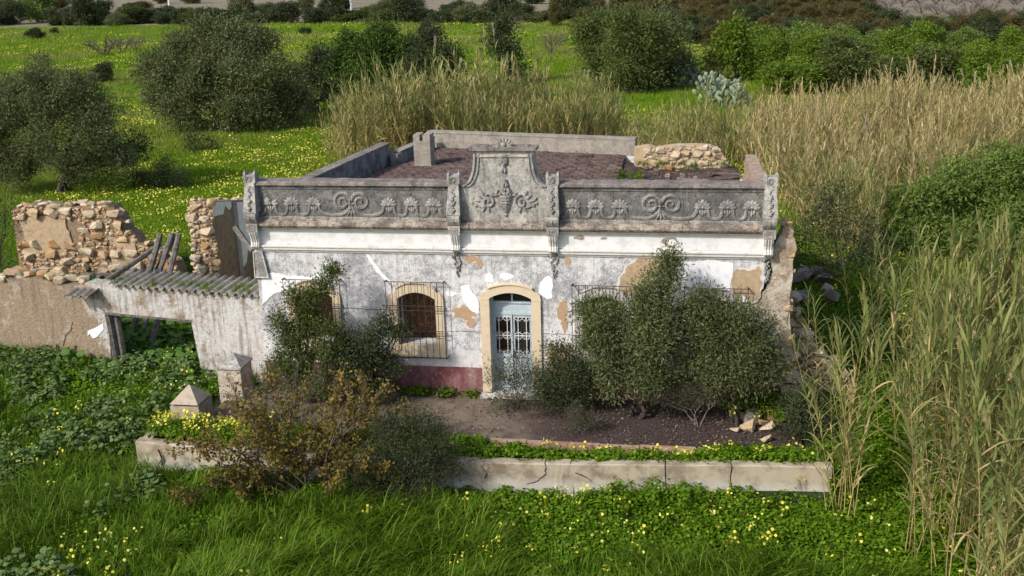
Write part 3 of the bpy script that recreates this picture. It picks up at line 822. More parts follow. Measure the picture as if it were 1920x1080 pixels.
# right side wall of eroded brick courses
sw = MB().box(5.75, 6.12, .56, 6.6, 0, 4.33).build('side_wall', M['mould'], H)
rg = random.Random(12)
for k in range(8):
    z = 4.34+k*.125; y1 = 5.9-.12*k+rg.uniform(-.25, .2)
    seg = .40
    while seg < y1-.1:
        L = min(rg.uniform(.55, 1.1), y1-seg)
        MB().box(5.80+rg.uniform(-.03, .03), 6.12+rg.uniform(-.03, .02), seg+.01, seg+L, z+.006, z+.115+rg.uniform(-.012, 0)).build('brick', M['brickedge'], sw)
        seg += L
MB().box(5.83, 6.09, .40, 5.2, 4.335, 5.2).build('brick_core', M['mortar'], sw)
MB().box(-5.9, 5.75, 1.05, 4.3, 0, 4.2).build('inner_wall', M['inner'], H)
INNER = [o_ for o_ in H.children if o_.name.startswith('inner_wall')][0]
for xx in (-3.8, -.95, .95, 3.7): MB().box(xx, xx+.25, .56, 1.04, 0, 4.2).build('partition_wall', M['inner'], H)
MB().box(-6.1, 5.75, .56, 1.04, .0, .06).build('inner_floor', M['inner'], H)
roof = MB().add([(-6.2, .36, 4.36), (2.2, .36, 4.36), (2.2, 10.6, 4.36), (-4.8, 12.0, 4.36), (-5.6, 8.7, 4.36), (-6.2, .36, 4.24), (2.2, .36, 4.24), (2.2, 10.6, 4.24), (-4.8, 12.0, 4.24), (-5.6, 8.7, 4.24)],
     [(0,1,2,3,4),(9,8,7,6,5),(0,5,6,1),(1,6,7,2),(2,7,8,3),(3,8,9,4),(4,9,5,0)]).build('roof', M['roofdirt'], H)
# sagging right part: uneven slab
rx = np.linspace(1.9, 5.80, 28); ry = np.linspace(.36, 9.5, 36)
X, Y = np.meshgrid(rx, ry); rn = np.random.default_rng(3)
Z = 4.22-.12*np.sin((X-1.9)/3.9*math.pi)*np.sin(Y/9.5*math.pi)+rn.normal(0, .028, X.shape)-.10*sst(2.4, 2.8, X)*sst(3, 5, Y)+.06*np.sin(X*2.1+Y)
V = np.stack([X, Y, Z], -1).reshape(-1, 3); nx, ny = len(rx), len(ry); I = np.arange(nx*ny).reshape(ny, nx)
Q = np.stack([I[:-1, :-1], I[:-1, 1:], I[1:, 1:], I[1:, :-1]], -1).reshape(-1, 4)
sag = obj('sagging_roof', np_mesh('sagging_roof', V, Q), M['roofdirt'], H)
md = sag.modifiers.new('s', 'SOLIDIFY'); md.thickness = .12; md.offset = -1
rg = random.Random(5)
for i in range(46):     # broken roof boards and tile pieces on it
    x = rg.uniform(2.2, 5.6); y = rg.uniform(4.2, 9.0); L = rg.uniform(.25, .9)
    MB().box(-L/2, L/2, -.07, .07, -.015, .02).build('roof_fragment', M['tile'] if i % 3 else M['brickedge'], sag, loc=(x, y, 4.22-.12*math.sin((x-1.9)/3.9*math.pi)-.02), rot=(rg.uniform(-.15, .15), rg.uniform(-.2, .2), rg.choice((0, 0, .3, 1.5))+rg.uniform(-.3, .3)))
# roof tiles: the rows that show are single pieces, the rest one joined part
tm = MB().add([(-.145, -.15, 0), (.145, -.15, 0), (.145, .15, .0), (-.145, .15, .0), (-.14, -.145, .035), (.14, -.145, .035), (.14, .15, .022), (-.14, .15, .022), (-.07, -.145, .052), (.07, -.145, .052), (.07, .15, .038), (-.07, .15, .038)],
      [(0,1,5,9,8,4),(4,8,11,7),(8,9,10,11),(9,5,6,10),(1,2,6,5),(3,0,4,7),(2,3,7,11,10,6)]).mesh('roof_tile')
tm.materials.append(M['tile'])
rest = MB(); cnt = 0; rg = random.Random(6)
base_v = [tuple(v.co) for v in tm.vertices]; base_f = [tuple(p.vertices) for p in tm.polygons]
def inroof(x, y):
    return x > -6.2+(y-.4)*.075+.15 and x < 2.1 and y < 11.75-(x+4.7)*.222 and (x > -5.0 if y > 8.4 else True)
for j in range(38):
    for i in range(30):
        x = -6.0+i*.305+(j % 2)*.15; y = .55+j*.302
        if not inroof(x, y): continue
        if rg.random() < .07: continue
        r3 = (rg.uniform(-.05, .05), rg.uniform(-.05, .05), rg.uniform(-.07, .07))
        p = (x+rg.uniform(-.015, .015), y, 4.362+rg.uniform(0, .018))
        show = (x > .3 and y > 3.6) or (-4.4 < x < -.8 and 6.6 < y < 9.8)
        if show and cnt < 290:
            obj('roof_tile', tm, None, roof, p, r3); cnt += 1
        else:
            Mx = Matrix.Translation(p) @ Matrix.Rotation(r3[2], 4, 'Z') @ Matrix.Rotation(r3[1], 4, 'Y')
            rest.add([Mx @ Vector(v) for v in base_v], base_f)
tag(rest.build('roof_tiling', M['tile'], roof), kind='stuff')
ch = MB()
cx, cy = -4.12, 8.45
ch.prism([(cx-.27, 4.36), (cx+.27, 4.36), (cx+.27, 5.40), (cx+.04, 5.40), (cx+.04, 5.20), (cx-.06, 5.20), (cx-.06, 5.40), (cx-.27, 5.40)], cy-.28, cy+.28)
chm = ch.build('chimney', M['concrete'], H)
MB().box(cx-.30, cx+.30, cy-.31, cy+.31, 4.362, 4.43).build('chimney_base', M['concrete'], chm)
# cracked corner stub on the right
stub = MB().prism([(6.90, 0.0), (7.02, .5), (6.92, 1.05), (6.80, 1.6), (6.72, 2.2), (6.68, 2.8), (6.73, 3.3), (6.71, 3.7), (6.79, 3.98), (6.74, 4.22), (6.68, 4.28), (6.70, 4.42), (6.60, 4.52), (6.46, 4.50), (6.42, 4.36), (6.30, 4.12), (6.22, 3.95), (6.17, 3.80), (6.26, 3.45), (6.19, 3.16), (6.13, 2.99), (5.90, 2.78), (5.77, 2.60), (5.96, 2.41), (6.49, 1.87), (6.66, 1.0), (6.895, 0)], .03, .5).build('broken_wall', M['stub'], H)

# ------------------------------------------------------------------ stones
def rock_mesh(seed, sx=1, sy=1, sz=1, n=13):
    rg = random.Random(seed); bm = bmesh.new()
    for i in range(n):
        v = Vector((rg.gauss(0, 1), rg.gauss(0, 1), rg.gauss(0, 1))).normalized()
        q = [math.copysign(abs(c)**.6, c) for c in v]
        bm.verts.new((q[0]*.5*sx*rg.uniform(.85, 1), q[1]*.5*sy*rg.uniform(.85, 1), q[2]*.5*sz*rg.uniform(.85, 1)))
    r_ = bmesh.ops.convex_hull(bm, input=bm.verts)
    bmesh.ops.delete(bm, geom=[e for e in r_['geom_interior'] if isinstance(e, bmesh.types.BMVert)], context='VERTS')
    me = bpy.data.meshes.new('stone'); bm.to_mesh(me); bm.free()
    return me
ROCKS = [rock_mesh(100+i) for i in range(14)]
GROCKS = [rock_mesh(200+i) for i in range(8)]
for r_ in ROCKS: r_.materials.append(M['stone'])
for r_ in GROCKS: r_.materials.append(M['greystone'])
def stone_obj(parent, p, s, rg, pool=ROCKS, name='stone', tilt=.35):
    return obj(name, rg.choice(pool), None, parent, p, (rg.uniform(-tilt, tilt), rg.uniform(-tilt, tilt), rg.uniform(-.5, .5)+rg.choice((0, 3.14))), s)
def small_stones(parent, region, y, rg, count, inside):
    b = MB()
    for i in range(count*3):
        if count <= 0: break
        x = rg.uniform(region[0], region[1]); z = rg.uniform(region[2], region[3])
        if not inside(x, z): continue
        count -= 1; me = rg.choice(ROCKS); s = rg.uniform(.06, .15); ca, sa = math.cos(rg.uniform(-.6, .6)), math.sin(rg.uniform(-.6, .6))
        b.add([(x+(v.co.x*ca-v.co.z*sa)*s*1.2, y+v.co.y*s*.7, z+(v.co.x*sa+v.co.z*ca)*s*.8) for v in me.vertices], [tuple(p.vertices) for p in me.polygons])
    tag(b.build('packing_stones', ROCKS[0].materials[0], parent), kind='stuff')
def fill_stones(parent, region, y, rg, count, smin, smax, inside, pool=ROCKS, yscale=.7, flat=.7):
    small_stones(parent, region, y+.01, rg, count*2, inside)
    """lay stones on a wall face; region x0,x1,z0,z1"""
    placed = []; tries = 0
    while len(placed) < count and tries < count*60:
        tries += 1
        s = (rg.uniform(smax, smax*1.3) if len(placed) < count*.12 else rg.uniform(smin, smax)*(1 if rg.random() < .6 else .6))
        x = rg.uniform(region[0], region[1]); z = rg.uniform(region[2], region[3])
        if not inside(x, z): continue
        if any(abs(x-a)/1.15 < (s+b)*.43 and abs(z-c)/(flat*1.05) < (s+b)*.43 for a, c, b in placed): continue
        placed.append((x, z, s))
        stone_obj(parent, (x, y+rg.uniform(-.02, .03), z), (s*1.15, s*yscale, s*flat), rg, pool, tilt=.2)

rg = random.Random(66)
fill_stones(REAR[0], (2.8, 5.4, 4.15, 4.85), 9.33, rg, 150, .10, .28, lambda x, z: z < float(np.interp(x, [t[0] for t in REAR[1]], [t[1] for t in REAR[1]]))-.02)

stb = [o_ for o_ in H.children if o_.name.startswith('broken_wall')][0]
edge = [(6.98, .3), (6.95, .8), (6.86, 1.35), (6.76, 2.0), (6.70, 2.6), (6.70, 3.1), (6.72, 3.6), (6.76, 4.05), (6.66, 4.35), (6.55, 4.5)]
for ex_, ez_ in edge:
    for k in range(3):
        s = rg.uniform(.12, .28); stone_obj(stb, (ex_+rg.uniform(-.10, .04), rg.uniform(.08, .42), ez_+rg.uniform(-.25, .25)), (s, s, s*.75), rg)
fill_stones(stb, (6.5, 6.9, .1, 1.3), .02, rg, 24, .14, .3, lambda x, z: x < 6.97-z*.12)
IROCKS = [rock_mesh(260+i) for i in range(6)]
for r_ in IROCKS: r_.materials.append(M['brownstone'])
_keep = ROCKS; ROCKS = IROCKS
for c_ in WX[:2]: fill_stones(INNER, (c_-.55, c_+.75, .6, 2.6), 1.05, rg, 34, .14, .30, lambda x, z: True, IROCKS, .35)
ROCKS = _keep
# ------------------------------------------------------------------ yard wall with gateway
YD = -.168
Wy = thing('yard_wall', 'flaking plaster yard wall with open gateway and corrugated sheet along its top', 'wall', (-6.53, .32, 0), YD)
def wl_(px, py):
    d = CR*(px-960)/FPX - CU*(py-540)/FPX + _f
    o = np.array([-6.53, .32]); nrm = np.array([-math.sin(YD), math.cos(YD)]); nn = np.array([-nrm[0]*-1, nrm[1]])
    t = np.dot(o-CAM[:2], nrm)/np.dot(d[:2], nrm); p = CAM+d*t
    return float(np.dot(p[:2]-o, [math.cos(YD), math.sin(YD)])), float(p[2])
gl, gz = wl_(196, 589); gr, gz2 = wl_(357, 590)
rg = random.Random(31)
zt0 = wl_(400, 550)[1]
LEFT = -10.6
outl = [(LEFT, -.4), (gl-.02, -.4), (gl+.05, .9), (gl, gz), (gr, gz), (gr+.06, .9), (gr+.12, .30), (gr+.16, -.4), (0.0, -.4), (0, zt0)]
xs = 0.0
while xs > LEFT+.3:
    xs -= rg.uniform(.2, .4)
    outl.append((max(xs, LEFT+.02), zt0+rg.uniform(-.03, .02) if xs > gl-.8 else zt0-.03+rg.uniform(-.12, .04)))
outl.append((LEFT, zt0-.1))
yw = MB().prism(outl, 0, .42).build('wall_face', M['yard'], Wy)
MB().prism([(gl+.02, gz-.002), (gr+.0, gz-.002), (gr, gz+.06), (gl, gz+.06)], -.02, .30).build('lintel', M['timber'], Wy)
s0, z0 = wl_(180, 625)
MB().prism([(s0-.28, z0-.10), (s0-.22, z0-.02), (s0-.12, z0-.16), (s0+.02, z0-.10), (s0+.30, z0+.16), (s0+.29, z0+.32), (s0-.0, z0+.16), (s0-.27, z0+.05)], -.012, .002).build('plaster_flake', M['patchwhite'], Wy)
def ycrack(pts, wd): return crack([wl_(*p) for p in pts], wd, Wy, -.004)
ycrack([(137, 605), (132, 620), (122, 632), (118, 650)], .05); ycrack([(375, 610), (400, 635), (420, 660), (425, 690)], .03); ycrack([(432, 660), (445, 672), (452, 690)], .04)
pst = MB().tube([(gl+.10, .12, -.2), (gl+.07, .12, .8), (gl+.02, .12, gz-.01)], [.12, .11, .11], 8)
pst.build('gate_post', M['timber'], Wy)
pst = MB().tube([(gl+.30, .20, -.2), (gl+.24, .20, gz-.05)], [.09, .085], 7).build('gate_post', M['timber'], Wy)
# corrugated sheet
def corr(s_a, s_b, pitch, zbase, y0, y1, rise, name, dmg=0):
    n = int(abs(s_b-s_a)/pitch*8); sx = np.linspace(s_a, s_b, n+1); rr = np.random.default_rng(5)
    rows = []
    ny = 7
    for j in range(ny):
        t = j/(ny-1); y = y0+(y1-y0)*t
        edge = rr.normal(0, .025, n+1).repeat(1) if j in (0, ny-1) else 0
        z = zbase+rise*t+.055*np.sin(2*math.pi*(sx-s_a)/pitch)
        rows.append(np.stack([sx, np.full(n+1, y)+edge, z], -1))
    V = np.concatenate(rows); I = np.arange(ny*(n+1)).reshape(ny, n+1)
    Q = np.stack([I[:-1, :-1], I[:-1, 1:], I[1:, 1:], I[1:, :-1]], -1).reshape(-1, 4)
    o = obj(name, np_mesh(name, V, Q, smooth=True), M['fibro'], Wy)
    md = o.modifiers.new('t', 'SOLIDIFY'); md.thickness = .02
    return o
sA = wl_(212, 545)[0]
corr(sA, .05, .245, zt0+.06, -.12, .95, .12, 'corrugated_sheet')
o2 = corr(sA-1.15, sA-.35, .245, zt0-.02, -.05, .75, .10, 'corrugated_sheet'); o2.rotation_euler = (0, -.04, .08)
for i in range(34):          # loose stones along the broken wall top
    s = rg.uniform(.16, .42)
    stone_obj(Wy, (rg.uniform(LEFT, sA-1.0), rg.uniform(.02, .45), zt0-.04+rg.uniform(-.05, .12)), (s*1.2, s*.9, s*.6), rg)
MB().box(-5.4, -.2, .60, .9, -.2, zt0-.1).build('inner_pier', M['mortar'], Wy) if False else None

# ------------------------------------------------------------------ ruined stone walls in the yard
rg = random.Random(41)
Wr = thing('ruined_wall', 'long roofless rubble wall of pale stones and earth plaster falling away to one side', 'wall', (0, 9.3, 0))
def aw(px, py, y=9.3): p = atw(px, py, y); return (float(p[0]), float(p[2]))
top = [aw(*p) for p in ((22, 392), (60, 383), (110, 386), (150, 388), (190, 383), (212, 388), (225, 405), (238, 428), (252, 440), (262, 456), (285, 462), (300, 478), (330, 492))]
def topz(x):
    return float(np.interp(x, [t[0] for t in top], [t[1] for t in top]))
poly = [(top[0][0]-.1, -.3), (top[-1][0]+.3, -.3)]
for a, b in reversed(list(zip(top, top[1:]))):
    for j in range(3):
        t = j/3; poly.append((b[0]+(a[0]-b[0])*t, b[1]+(a[1]-b[1])*t+rg.uniform(-.07, .05)))
poly.append(top[0])
core = MB().prism(poly, 0, .55).build('wall_core', M['mortar'], Wr)
x0, x1 = top[0][0], top[-1][0]
bare = lambda x, z: z < topz(x)-.06 and z > .02 and ((x-x0)/(x1-x0) > .42 or z < 1.35 or z > topz(x)-.45) and not (.62 < (x-x0)/(x1-x0) < .75 and .6 < z < 1.7 and False)
fill_stones(Wr, (x0, x1, .02, 2.75), -.015, rg, 290, .16, .48, bare)
pl = [(x0+.15, .95), (x0+1.8, .85), (x0+2.2, 1.3), (x0+2.05, 2.25), (x0+1.2, 2.35), (x0+.25, 2.2)]
patch(0, 0, pl, M['tan'], .05, Wr, 'earth_plaster', .8)
patch(0, 0, [(x0+3.6, .55), (x0+4.7, .5), (x0+4.65, 1.5), (x0+3.75, 1.62)], M['tan'], .05, Wr, 'earth_plaster', .8)
for i in range(46):
    x = rg.uniform(x0, x1); s = rg.uniform(.18, .42)
    stone_obj(Wr, (x, rg.uniform(.02, .5), topz(x)+rg.uniform(-.06, .06)), (s*1.3, s, s*.55), rg)
# heap of grey fallen stones at its foot: each stone a thing
for i in range(26):
    t = i/25; p = at(30+t*210+rg.uniform(-8, 8), 500+rg.uniform(-22, 26), .15); s = rg.uniform(.3, .62)
    o = stone_obj(None, (p[0], p[1], .10+rg.uniform(0, .22)), (s*1.2, s, s*.75), rg, GROCKS, 'fallen_stone', .5)
    tag(o, 'grey fallen stone in the heap at the foot of the long rubble wall', 'stone', 'grey stones heaped below the rubble wall')
# tall wall stub running back, stone end lit
Ws = thing('wall_stub', 'tall broken wall end showing golden stones beside shaded peeling plaster', 'wall', (-10.95, 6.3, 0))
poly = []
yb = 3.3
zt, ztb = 3.62, 2.95
core = MB().add([(-.36, 0, -.1), (.36, 0, -.1), (.36, yb, -.1), (-.36, yb, -.1), (-.36, 0, zt), (.36, 0, zt-.02), (.36, yb, ztb), (-.36, yb, ztb)],
    [(0,3,2,1),(4,5,6,7),(0,1,5,4),(1,2,6,5),(2,3,7,6),(3,0,4,7)]).build('wall_core', M['mortar'], Ws)
rg = random.Random(44)
fill_stones(Ws, (-.40, .38, .0, 3.55), -.03, rg, 110, .16, .38, lambda x, z: True)
for i in range(12):
    s = rg.uniform(.2, .4); stone_obj(Ws, (rg.uniform(-.42, -.2), rg.uniform(-.08, .05), rg.uniform(0, 3.6)), (s, s, s*.6), rg)
for i in range(16):
    t = rg.random(); s = rg.uniform(.15, .3); stone_obj(Ws, (rg.uniform(-.3, .3), t*yb, zt+(ztb-zt)*t+.02), (s*1.2, s, s*.5), rg)
def sideplate(pts, x, mat, name):      # outline in y,z on the right-hand face
    n = len(pts); V = [(x, a, b) for a, b in pts]+[(.355, a, b) for a, b in pts]
    tr = tessellate_polygon([[Vector((p[0], p[1], 0)) for p in pts]])
    fs = [tuple(t) for t in tr]+[(i, (i+1) % n, n+(i+1) % n, n+i) for i in range(n)]
    return MB().add(V, fs).build(name, mat, Ws)
sideplate([(.05, 3.56), (.02, 3.1), (.45, 3.05), (.8, 3.0), (1.0, 3.25), (1.3, 3.02), (1.5, 3.1), (1.5, 3.28)], .385, M['mould'], 'plaster_patch')
sideplate([(1.55, -.1), (1.85, -.1), (1.85, 3.2), (1.55, 3.26)], .42, M['concrete'], 'render_strip')
sideplate([(1.9, .9), (2.2, 1.0), (2.5, 1.5), (3.0, 1.55), (3.28, 1.2), (3.28, 2.9), (1.9, 3.16)], .39, M['white'], 'plaster_patch')
# fallen roof timbers
def beam(a, b, r0, label, sq=False):
    a = Vector(a); b = Vector(b); L = (b-a).length
    me = MB()
    n = 6; pts = [(rg.uniform(-.02, .02), rg.uniform(-.02, .02), L*i/n) for i in range(n+1)]
    me.tube(pts, [r0*rg.uniform(.85, 1.1) for _ in range(n+1)], 4 if sq else 7)
    o = me.build('roof_timber', M['timber'], None)
    o.location = a; o.rotation_euler = (b-a).to_track_quat('Z', 'Y').to_euler()
    tag(o, label, 'beam', 'fallen roof timbers in the yard')
def pb(px, py, y): return tuple(atw(px, py, y))
def beam2(p0, p1, y0, y1, r0, lab, sq=False):
    a = Vector(pb(*p0, y0)); b = Vector(pb(*p1, y1)); d = (b-a).normalized()
    if not sq: a = a-d*(a.z/max(d.z, .35))
    beam(a, b, r0, lab, sq)
beam2((205, 523), (293, 462), 4.4, 5.6, .085, 'low weathered timber leaning at a shallow slope, lowest of the fallen beams')
beam2((280, 512), (301, 440), 4.6, 5.4, .10, 'thick grey timber standing up leftmost in the fan of beams')
beam2((300, 512), (322, 437), 4.6, 5.4, .085, 'grey timber in the middle of the fan of upright beams')
beam2((290, 512), (333, 436), 4.9, 5.5, .07, 'thin grey timber crossing behind the fan of upright beams')
beam2((318, 512), (336, 440), 4.3, 5.3, .085, 'grey timber nearest the golden stone wall end in the fan')
beam2((474, 472), (440, 425), 5.2, 6.9, .10, 'dark squared timber leaning on peeling white plaster beside the house corner', True)

# ------------------------------------------------------------------ gate pillars
def gate_pillar(x0, x1, y0, y1, zt, za, mat, label, cap=.04, capm=None):
    t = thing('gate_pillar', label, 'pillar', ((x0+x1)/2, (y0+y1)/2, 0), 0, None)
    w_, d_ = (x1-x0)/2, (y1-y0)/2
    MB().box(-w_, w_, -d_, d_, -.4, zt).build('shaft', mat, t)
    c = MB()
    if cap > 0: c.box(-w_-cap, w_+cap, -d_-cap, d_+cap, zt+.002, zt+.055)
    zc = zt+.057
    w2, d2 = w_+cap*.6, d_+cap*.6
    c.add([(-w2, -d2, zc), (w2, -d2, zc), (w2, d2, zc), (-w2, d2, zc), (-.02, 0, za), (.02, 0, za)], [(0,1,5,4),(1,2,5),(2,3,4,5),(3,0,4),(0,3,2,1)])
    c.build('cap', capm or mat, t)
    return t
gate_pillar(-7.42, -6.80, -1.0, -.30, .90, 1.22, M['stub'], 'taller gate pillar with flaking whitewash and moulded pyramid cap', capm=M['pil'])
gate_pillar(-7.84, -7.12, -2.8, -2.05, .62, 1.04, M['pillar'], 'squat bare gate pillar with pointed cap behind yellow flowers', .0)
gate_pillar(6.56, 7.14, -.35, .25, .74, 1.04, M['pillar'], 'gate pillar with pointed top half hidden by canes beside the tumbled stones', .0)

# ------------------------------------------------------------------ low garden wall
LWp = [(-7.98, -4.28), (-6.1, -4.40), (-4.6, -4.46), (-.6, -4.48), (1.25, -4.42), (3.95, -4.22), (5.6, -4.08), (7.32, -4.02)]
LWz = [.39, .375, .37, .38, .39, .40, .41, .43]
LW = thing('garden_wall', 'long low cracked concrete wall edging the flower bed before the house', 'wall', (0, -4.4, 0))
cuts = [-7.98, -4.7, -2.6, -.6, 1.42, 1.98, 3.92, 5.25, 7.32]
rg = random.Random(50); prev_edge = None
for i in range(len(cuts)-1):
    a, b = cuts[i], cuts[i+1]
    lean = [rg.uniform(-.07, .07) for _ in range(6)]
    if prev_edge is None: prev_edge = [0]*6
    edge = lean if i < len(cuts)-2 else [0]*6
    vs = []; fs = []
    n = 10
    for k in range(n+1):
        for (yy, zz, j) in ((0, -.7, 0), (0, -.2, 1), (0, .1, 2), (0.0, 1, 3), (.03, 1.0, 4), (.24, 1.0, 4), (.26, -.7, 0)):
            t = k/n; off = prev_edge[j]*(1-t)+edge[j]*t if k in (0, n) else 0
            x = a+(b-a)*t+off+((.016 if i not in (1, 2) else .004) if k == 0 and i else 0)-(.008 if k == n else 0)
            ty = float(np.interp(x, [p[0] for p in LWp], [p[1] for p in LWp])); tz = float(np.interp(x, [p[0] for p in LWp], LWz))
            z = zz if zz < .5 else tz+(0 if yy > .01 else -.025)+rg.uniform(-.006, .006)
            vs.append((x, ty+yy+4.4+rg.uniform(-.004, .004), z))
    m7 = 7
    for k in range(n):
        for j in range(m7): fs.append((k*m7+j, k*m7+(j+1) % m7, (k+1)*m7+(j+1) % m7, (k+1)*m7+j))
    fs += [tuple(range(m7)), tuple(n*m7+j for j in reversed(range(m7)))]
    MB().add(vs, fs).build('wall_section', M['lowwall'], LW)
    prev_edge = edge
# the end returns towards the squat pillar
MB().box(-7.96, -7.72, .41, 1.5, -.6, .36).build('wall_return', M['lowwall'], LW)
lwp = lambda px, py: (float(atw(px, py, -4.3)[0]), float(atw(px, py, -4.3)[2]))
for pts in ([(1025, 872), (1022, 885), (1010, 897), (975, 908)], [(1080, 884), (1095, 889), (1110, 900)], [(300, 842), (306, 855), (300, 868)], [(390, 846), (400, 858)], [(905, 868), (915, 880), (910, 890)]):
    for a, b in zip([lwp(*p) for p in pts], [lwp(*p) for p in pts][1:]):
        pass
    Pc = [lwp(*p) for p in pts]; yy = float(np.interp(Pc[0][0], [p[0] for p in LWp], [p[1] for p in LWp]))
    crack(Pc, .022, LW, yy+4.4-.02)
# red kerb between courtyard and flower bed
KB = thing('kerb', 'row of worn red kerb blocks edging the courtyard floor', 'kerb', (0, -2.72, 0))
xk = -.1; rg = random.Random(52)
for i in range(6):
    L = (.85, .95, .72, .9, .8, .75)[i]
    MB().box(0, L-.012, -.11, .10, -.2, .085+rg.uniform(-.012, .012)).build('kerb_block', M['kerb'], KB, loc=(xk, rg.uniform(-.012, .012), 0), rot=(rg.uniform(-.03, .03), rg.uniform(-.01, .01), rg.uniform(-.01, .01)))
    xk += L
# loose stones on the courtyard corner
rg = random.Random(53)
for i, (px_, py_, s, nm) in enumerate(((1383, 782, .34, 'flat pale stone at the left end of the loose stones in the courtyard corner'), (1408, 788, .36, 'long grey stone lying between the loose stones of the courtyard corner'),
        (1400, 800, .38, 'tan blocky stone in the front left of the loose stones'), (1437, 800, .40, 'rust coloured stone in front of the loose stones'), (1432, 790, .26, 'small pale stone behind the rust coloured stone'),
        (1452, 786, .30, 'upright pale stone next to the green bank'), (1436, 822, .24, 'whitish stone lying lowest of the loose stones'), (1405, 770, .28, 'pale stone leaning on the green bank behind the loose stones'), (1378, 803, .22, 'small brown stone off to the side of the loose stones'), (1420, 776, .22, 'small grey stone beneath the green bank'))):
    p = at(px_, py_, .1)
    o = stone_obj(None, (p[0], p[1], .05+s*.25), (s*1.25, s, s*.8), rg, ROCKS if i not in (1, 9) else GROCKS, 'loose_stone', .4)
    tag(o, nm, 'stone', 'loose stones in the courtyard corner')
# tumbled end of the side wall
rg = random.Random(54)
T = thing('tumbled_wall', 'stepped remnant of a tan rubble wall tumbling down from the house corner', 'wall', (6.9, 1.0, 0))
stp = [(-.25, 2.45), (-.02, 2.45), (.08, 2.1), (.28, 1.75), (.45, 1.30), (.68, 1.05), (.95, .8), (1.25, .55), (1.35, .2)]
pol = [(-.35, -.3), (1.4, -.3)]+stp[::-1]
MB().prism(pol, -.05, .5).build('wall_core', M['mortar'], T)
tz2 = lambda x: float(np.interp(x, [s[0] for s in stp], [s[1] for s in stp]))
fill_stones(T, (-.3, 1.35, 0, 2.4), -.09, rg, 130, .16, .36, lambda x, z: z < tz2(x))
for sx_, sz_ in stp:
    for k in range(2):
        s = rg.uniform(.22, .42); stone_obj(T, (sx_+rg.uniform(-.06, .08), rg.uniform(-.05, .4), sz_+rg.uniform(-.1, .06)), (s*1.1, s, s*.85), rg, tilt=.5)
for i in range(12):
    p = at(1490+rg.uniform(0, 90), 505+rg.uniform(0, 60), .2); s = rg.uniform(.25, .55)
    o = stone_obj(None, (p[0], p[1], .2+rg.uniform(0, .2)), (s*1.3, s, s*.7), rg, GROCKS, 'fallen_stone', .5)
    tag(o, 'grey fallen stone lying in the dark shade behind the tumbled house corner', 'stone', 'fallen stones in the shade behind the house corner')

# ------------------------------------------------------------------ vegetation helpers
def unit(v): return v/np.maximum(np.linalg.norm(v, axis=-1, keepdims=True), 1e-6)
def leaf_quads(P, D, L, W, rng, droop=.0, out=None):
    N = len(P); L = np.broadcast_to(L, (N,))[:, None]; W = np.broadcast_to(W, (N,))[:, None]
    S = unit(np.cross(D, unit(rng.normal(size=(N, 3))) if out is None else out+rng.normal(size=(N, 3))*.42))
    b = P+D*L*.45; tip = P+D*L; tip[:, 2] -= droop*L[:, 0]
    V = np.stack([P, b+S*W*.5, tip, b-S*W*.5], 1).reshape(-1, 3)
    return V, np.arange(4*N).reshape(-1, 4)
def crown_arrays(lobes, clumps, leaves, L, W, spread, rng, up=.35, inner=.2, tintv=.5, low=-.55):
    Ps, Ds, T, Os = [], [], [], []
    for c, r in lobes:
        c = np.array(c, float); r = np.array(r, float)
        vol = (r[0]*r[1]*r[2])**(2/3)
        k = max(6, int(clumps*vol))
        d = unit(rng.normal(size=(k, 3))); d = d[d[:, 2] > low]; k = len(d)
        f = np.where(rng.random(k) < inner, rng.uniform(.35, .75, k), np.where(rng.random(k) < .07, rng.uniform(1.05, 1.38, k), rng.uniform(.80, 1.06, k)))
        cp = c+d*r*f[:, None]
        ct = rng.random(k)
        cs = spread*rng.uniform(.6, 1.35, k)
        off = rng.normal(size=(k, leaves, 3))*cs[:, None, None]
        P = cp[:, None]+off
        D = unit(d[:, None]*.30+np.array([0, 0, up])+off/cs[:, None, None]*.30+rng.normal(size=(k, leaves, 3))*.55)
        Os.append((unit(d[:, None]+off/cs[:, None, None]*.28)+np.zeros((k, leaves, 3))).reshape(-1, 3))
        Ps.append(P.reshape(-1, 3)); Ds.append(D.reshape(-1, 3))
        T.append((ct[:, None]*tintv+rng.random((k, leaves))*(1-tintv)).ravel())
    P = np.concatenate(Ps); D = np.concatenate(Ds); T = np.concatenate(T); O_ = np.concatenate(Os)
    keep = P[:, 2] > .02
    P, D, T, O_ = P[keep], D[keep], T[keep], O_[keep]
    V, Q = leaf_quads(P, D, L*rng.uniform(.7, 1.25, len(P)), W*rng.uniform(.8, 1.2, len(P)), rng, .1, O_)
    return V, Q, T
def crown_mesh(name, mat, *a, **k):
    V, Q, T = crown_arrays(*a, **k)
    return np_mesh(name, V, Q, T, [mat])
def seg_mesh(name, segs, mat, n=4):
    """segments (p0,p1,r0,r1) as thin prisms"""
    S = np.array([np.r_[s[0], s[1], s[2], s[3]] for s in segs], float)
    p0, p1 = S[:, :3], S[:, 3:6]; d = unit(p1-p0)
    ref = np.where(np.abs(d[:, 2:]) < .9, np.array([[0, 0, 1.]]), np.array([[1., 0, 0]]))
    u = unit(np.cross(d, ref)); v = np.cross(d, u)
    a = np.arange(n)*2*math.pi/n
    ring = u[:, None]*np.cos(a)[None, :, None]+v[:, None]*np.sin(a)[None, :, None]
    V = np.concatenate([p0[:, None]+ring*S[:, 6, None, None], p1[:, None]+ring*S[:, 7, None, None]], 1).reshape(-1, 3)
    b = (np.arange(len(S))*2*n)[:, None]; i = np.arange(n)[None]
    Q = np.stack([b+i, b+(i+1) % n, b+n+(i+1) % n, b+n+i], -1).reshape(-1, 4)
    return np_mesh(name, V, Q, None, [mat], smooth=True)
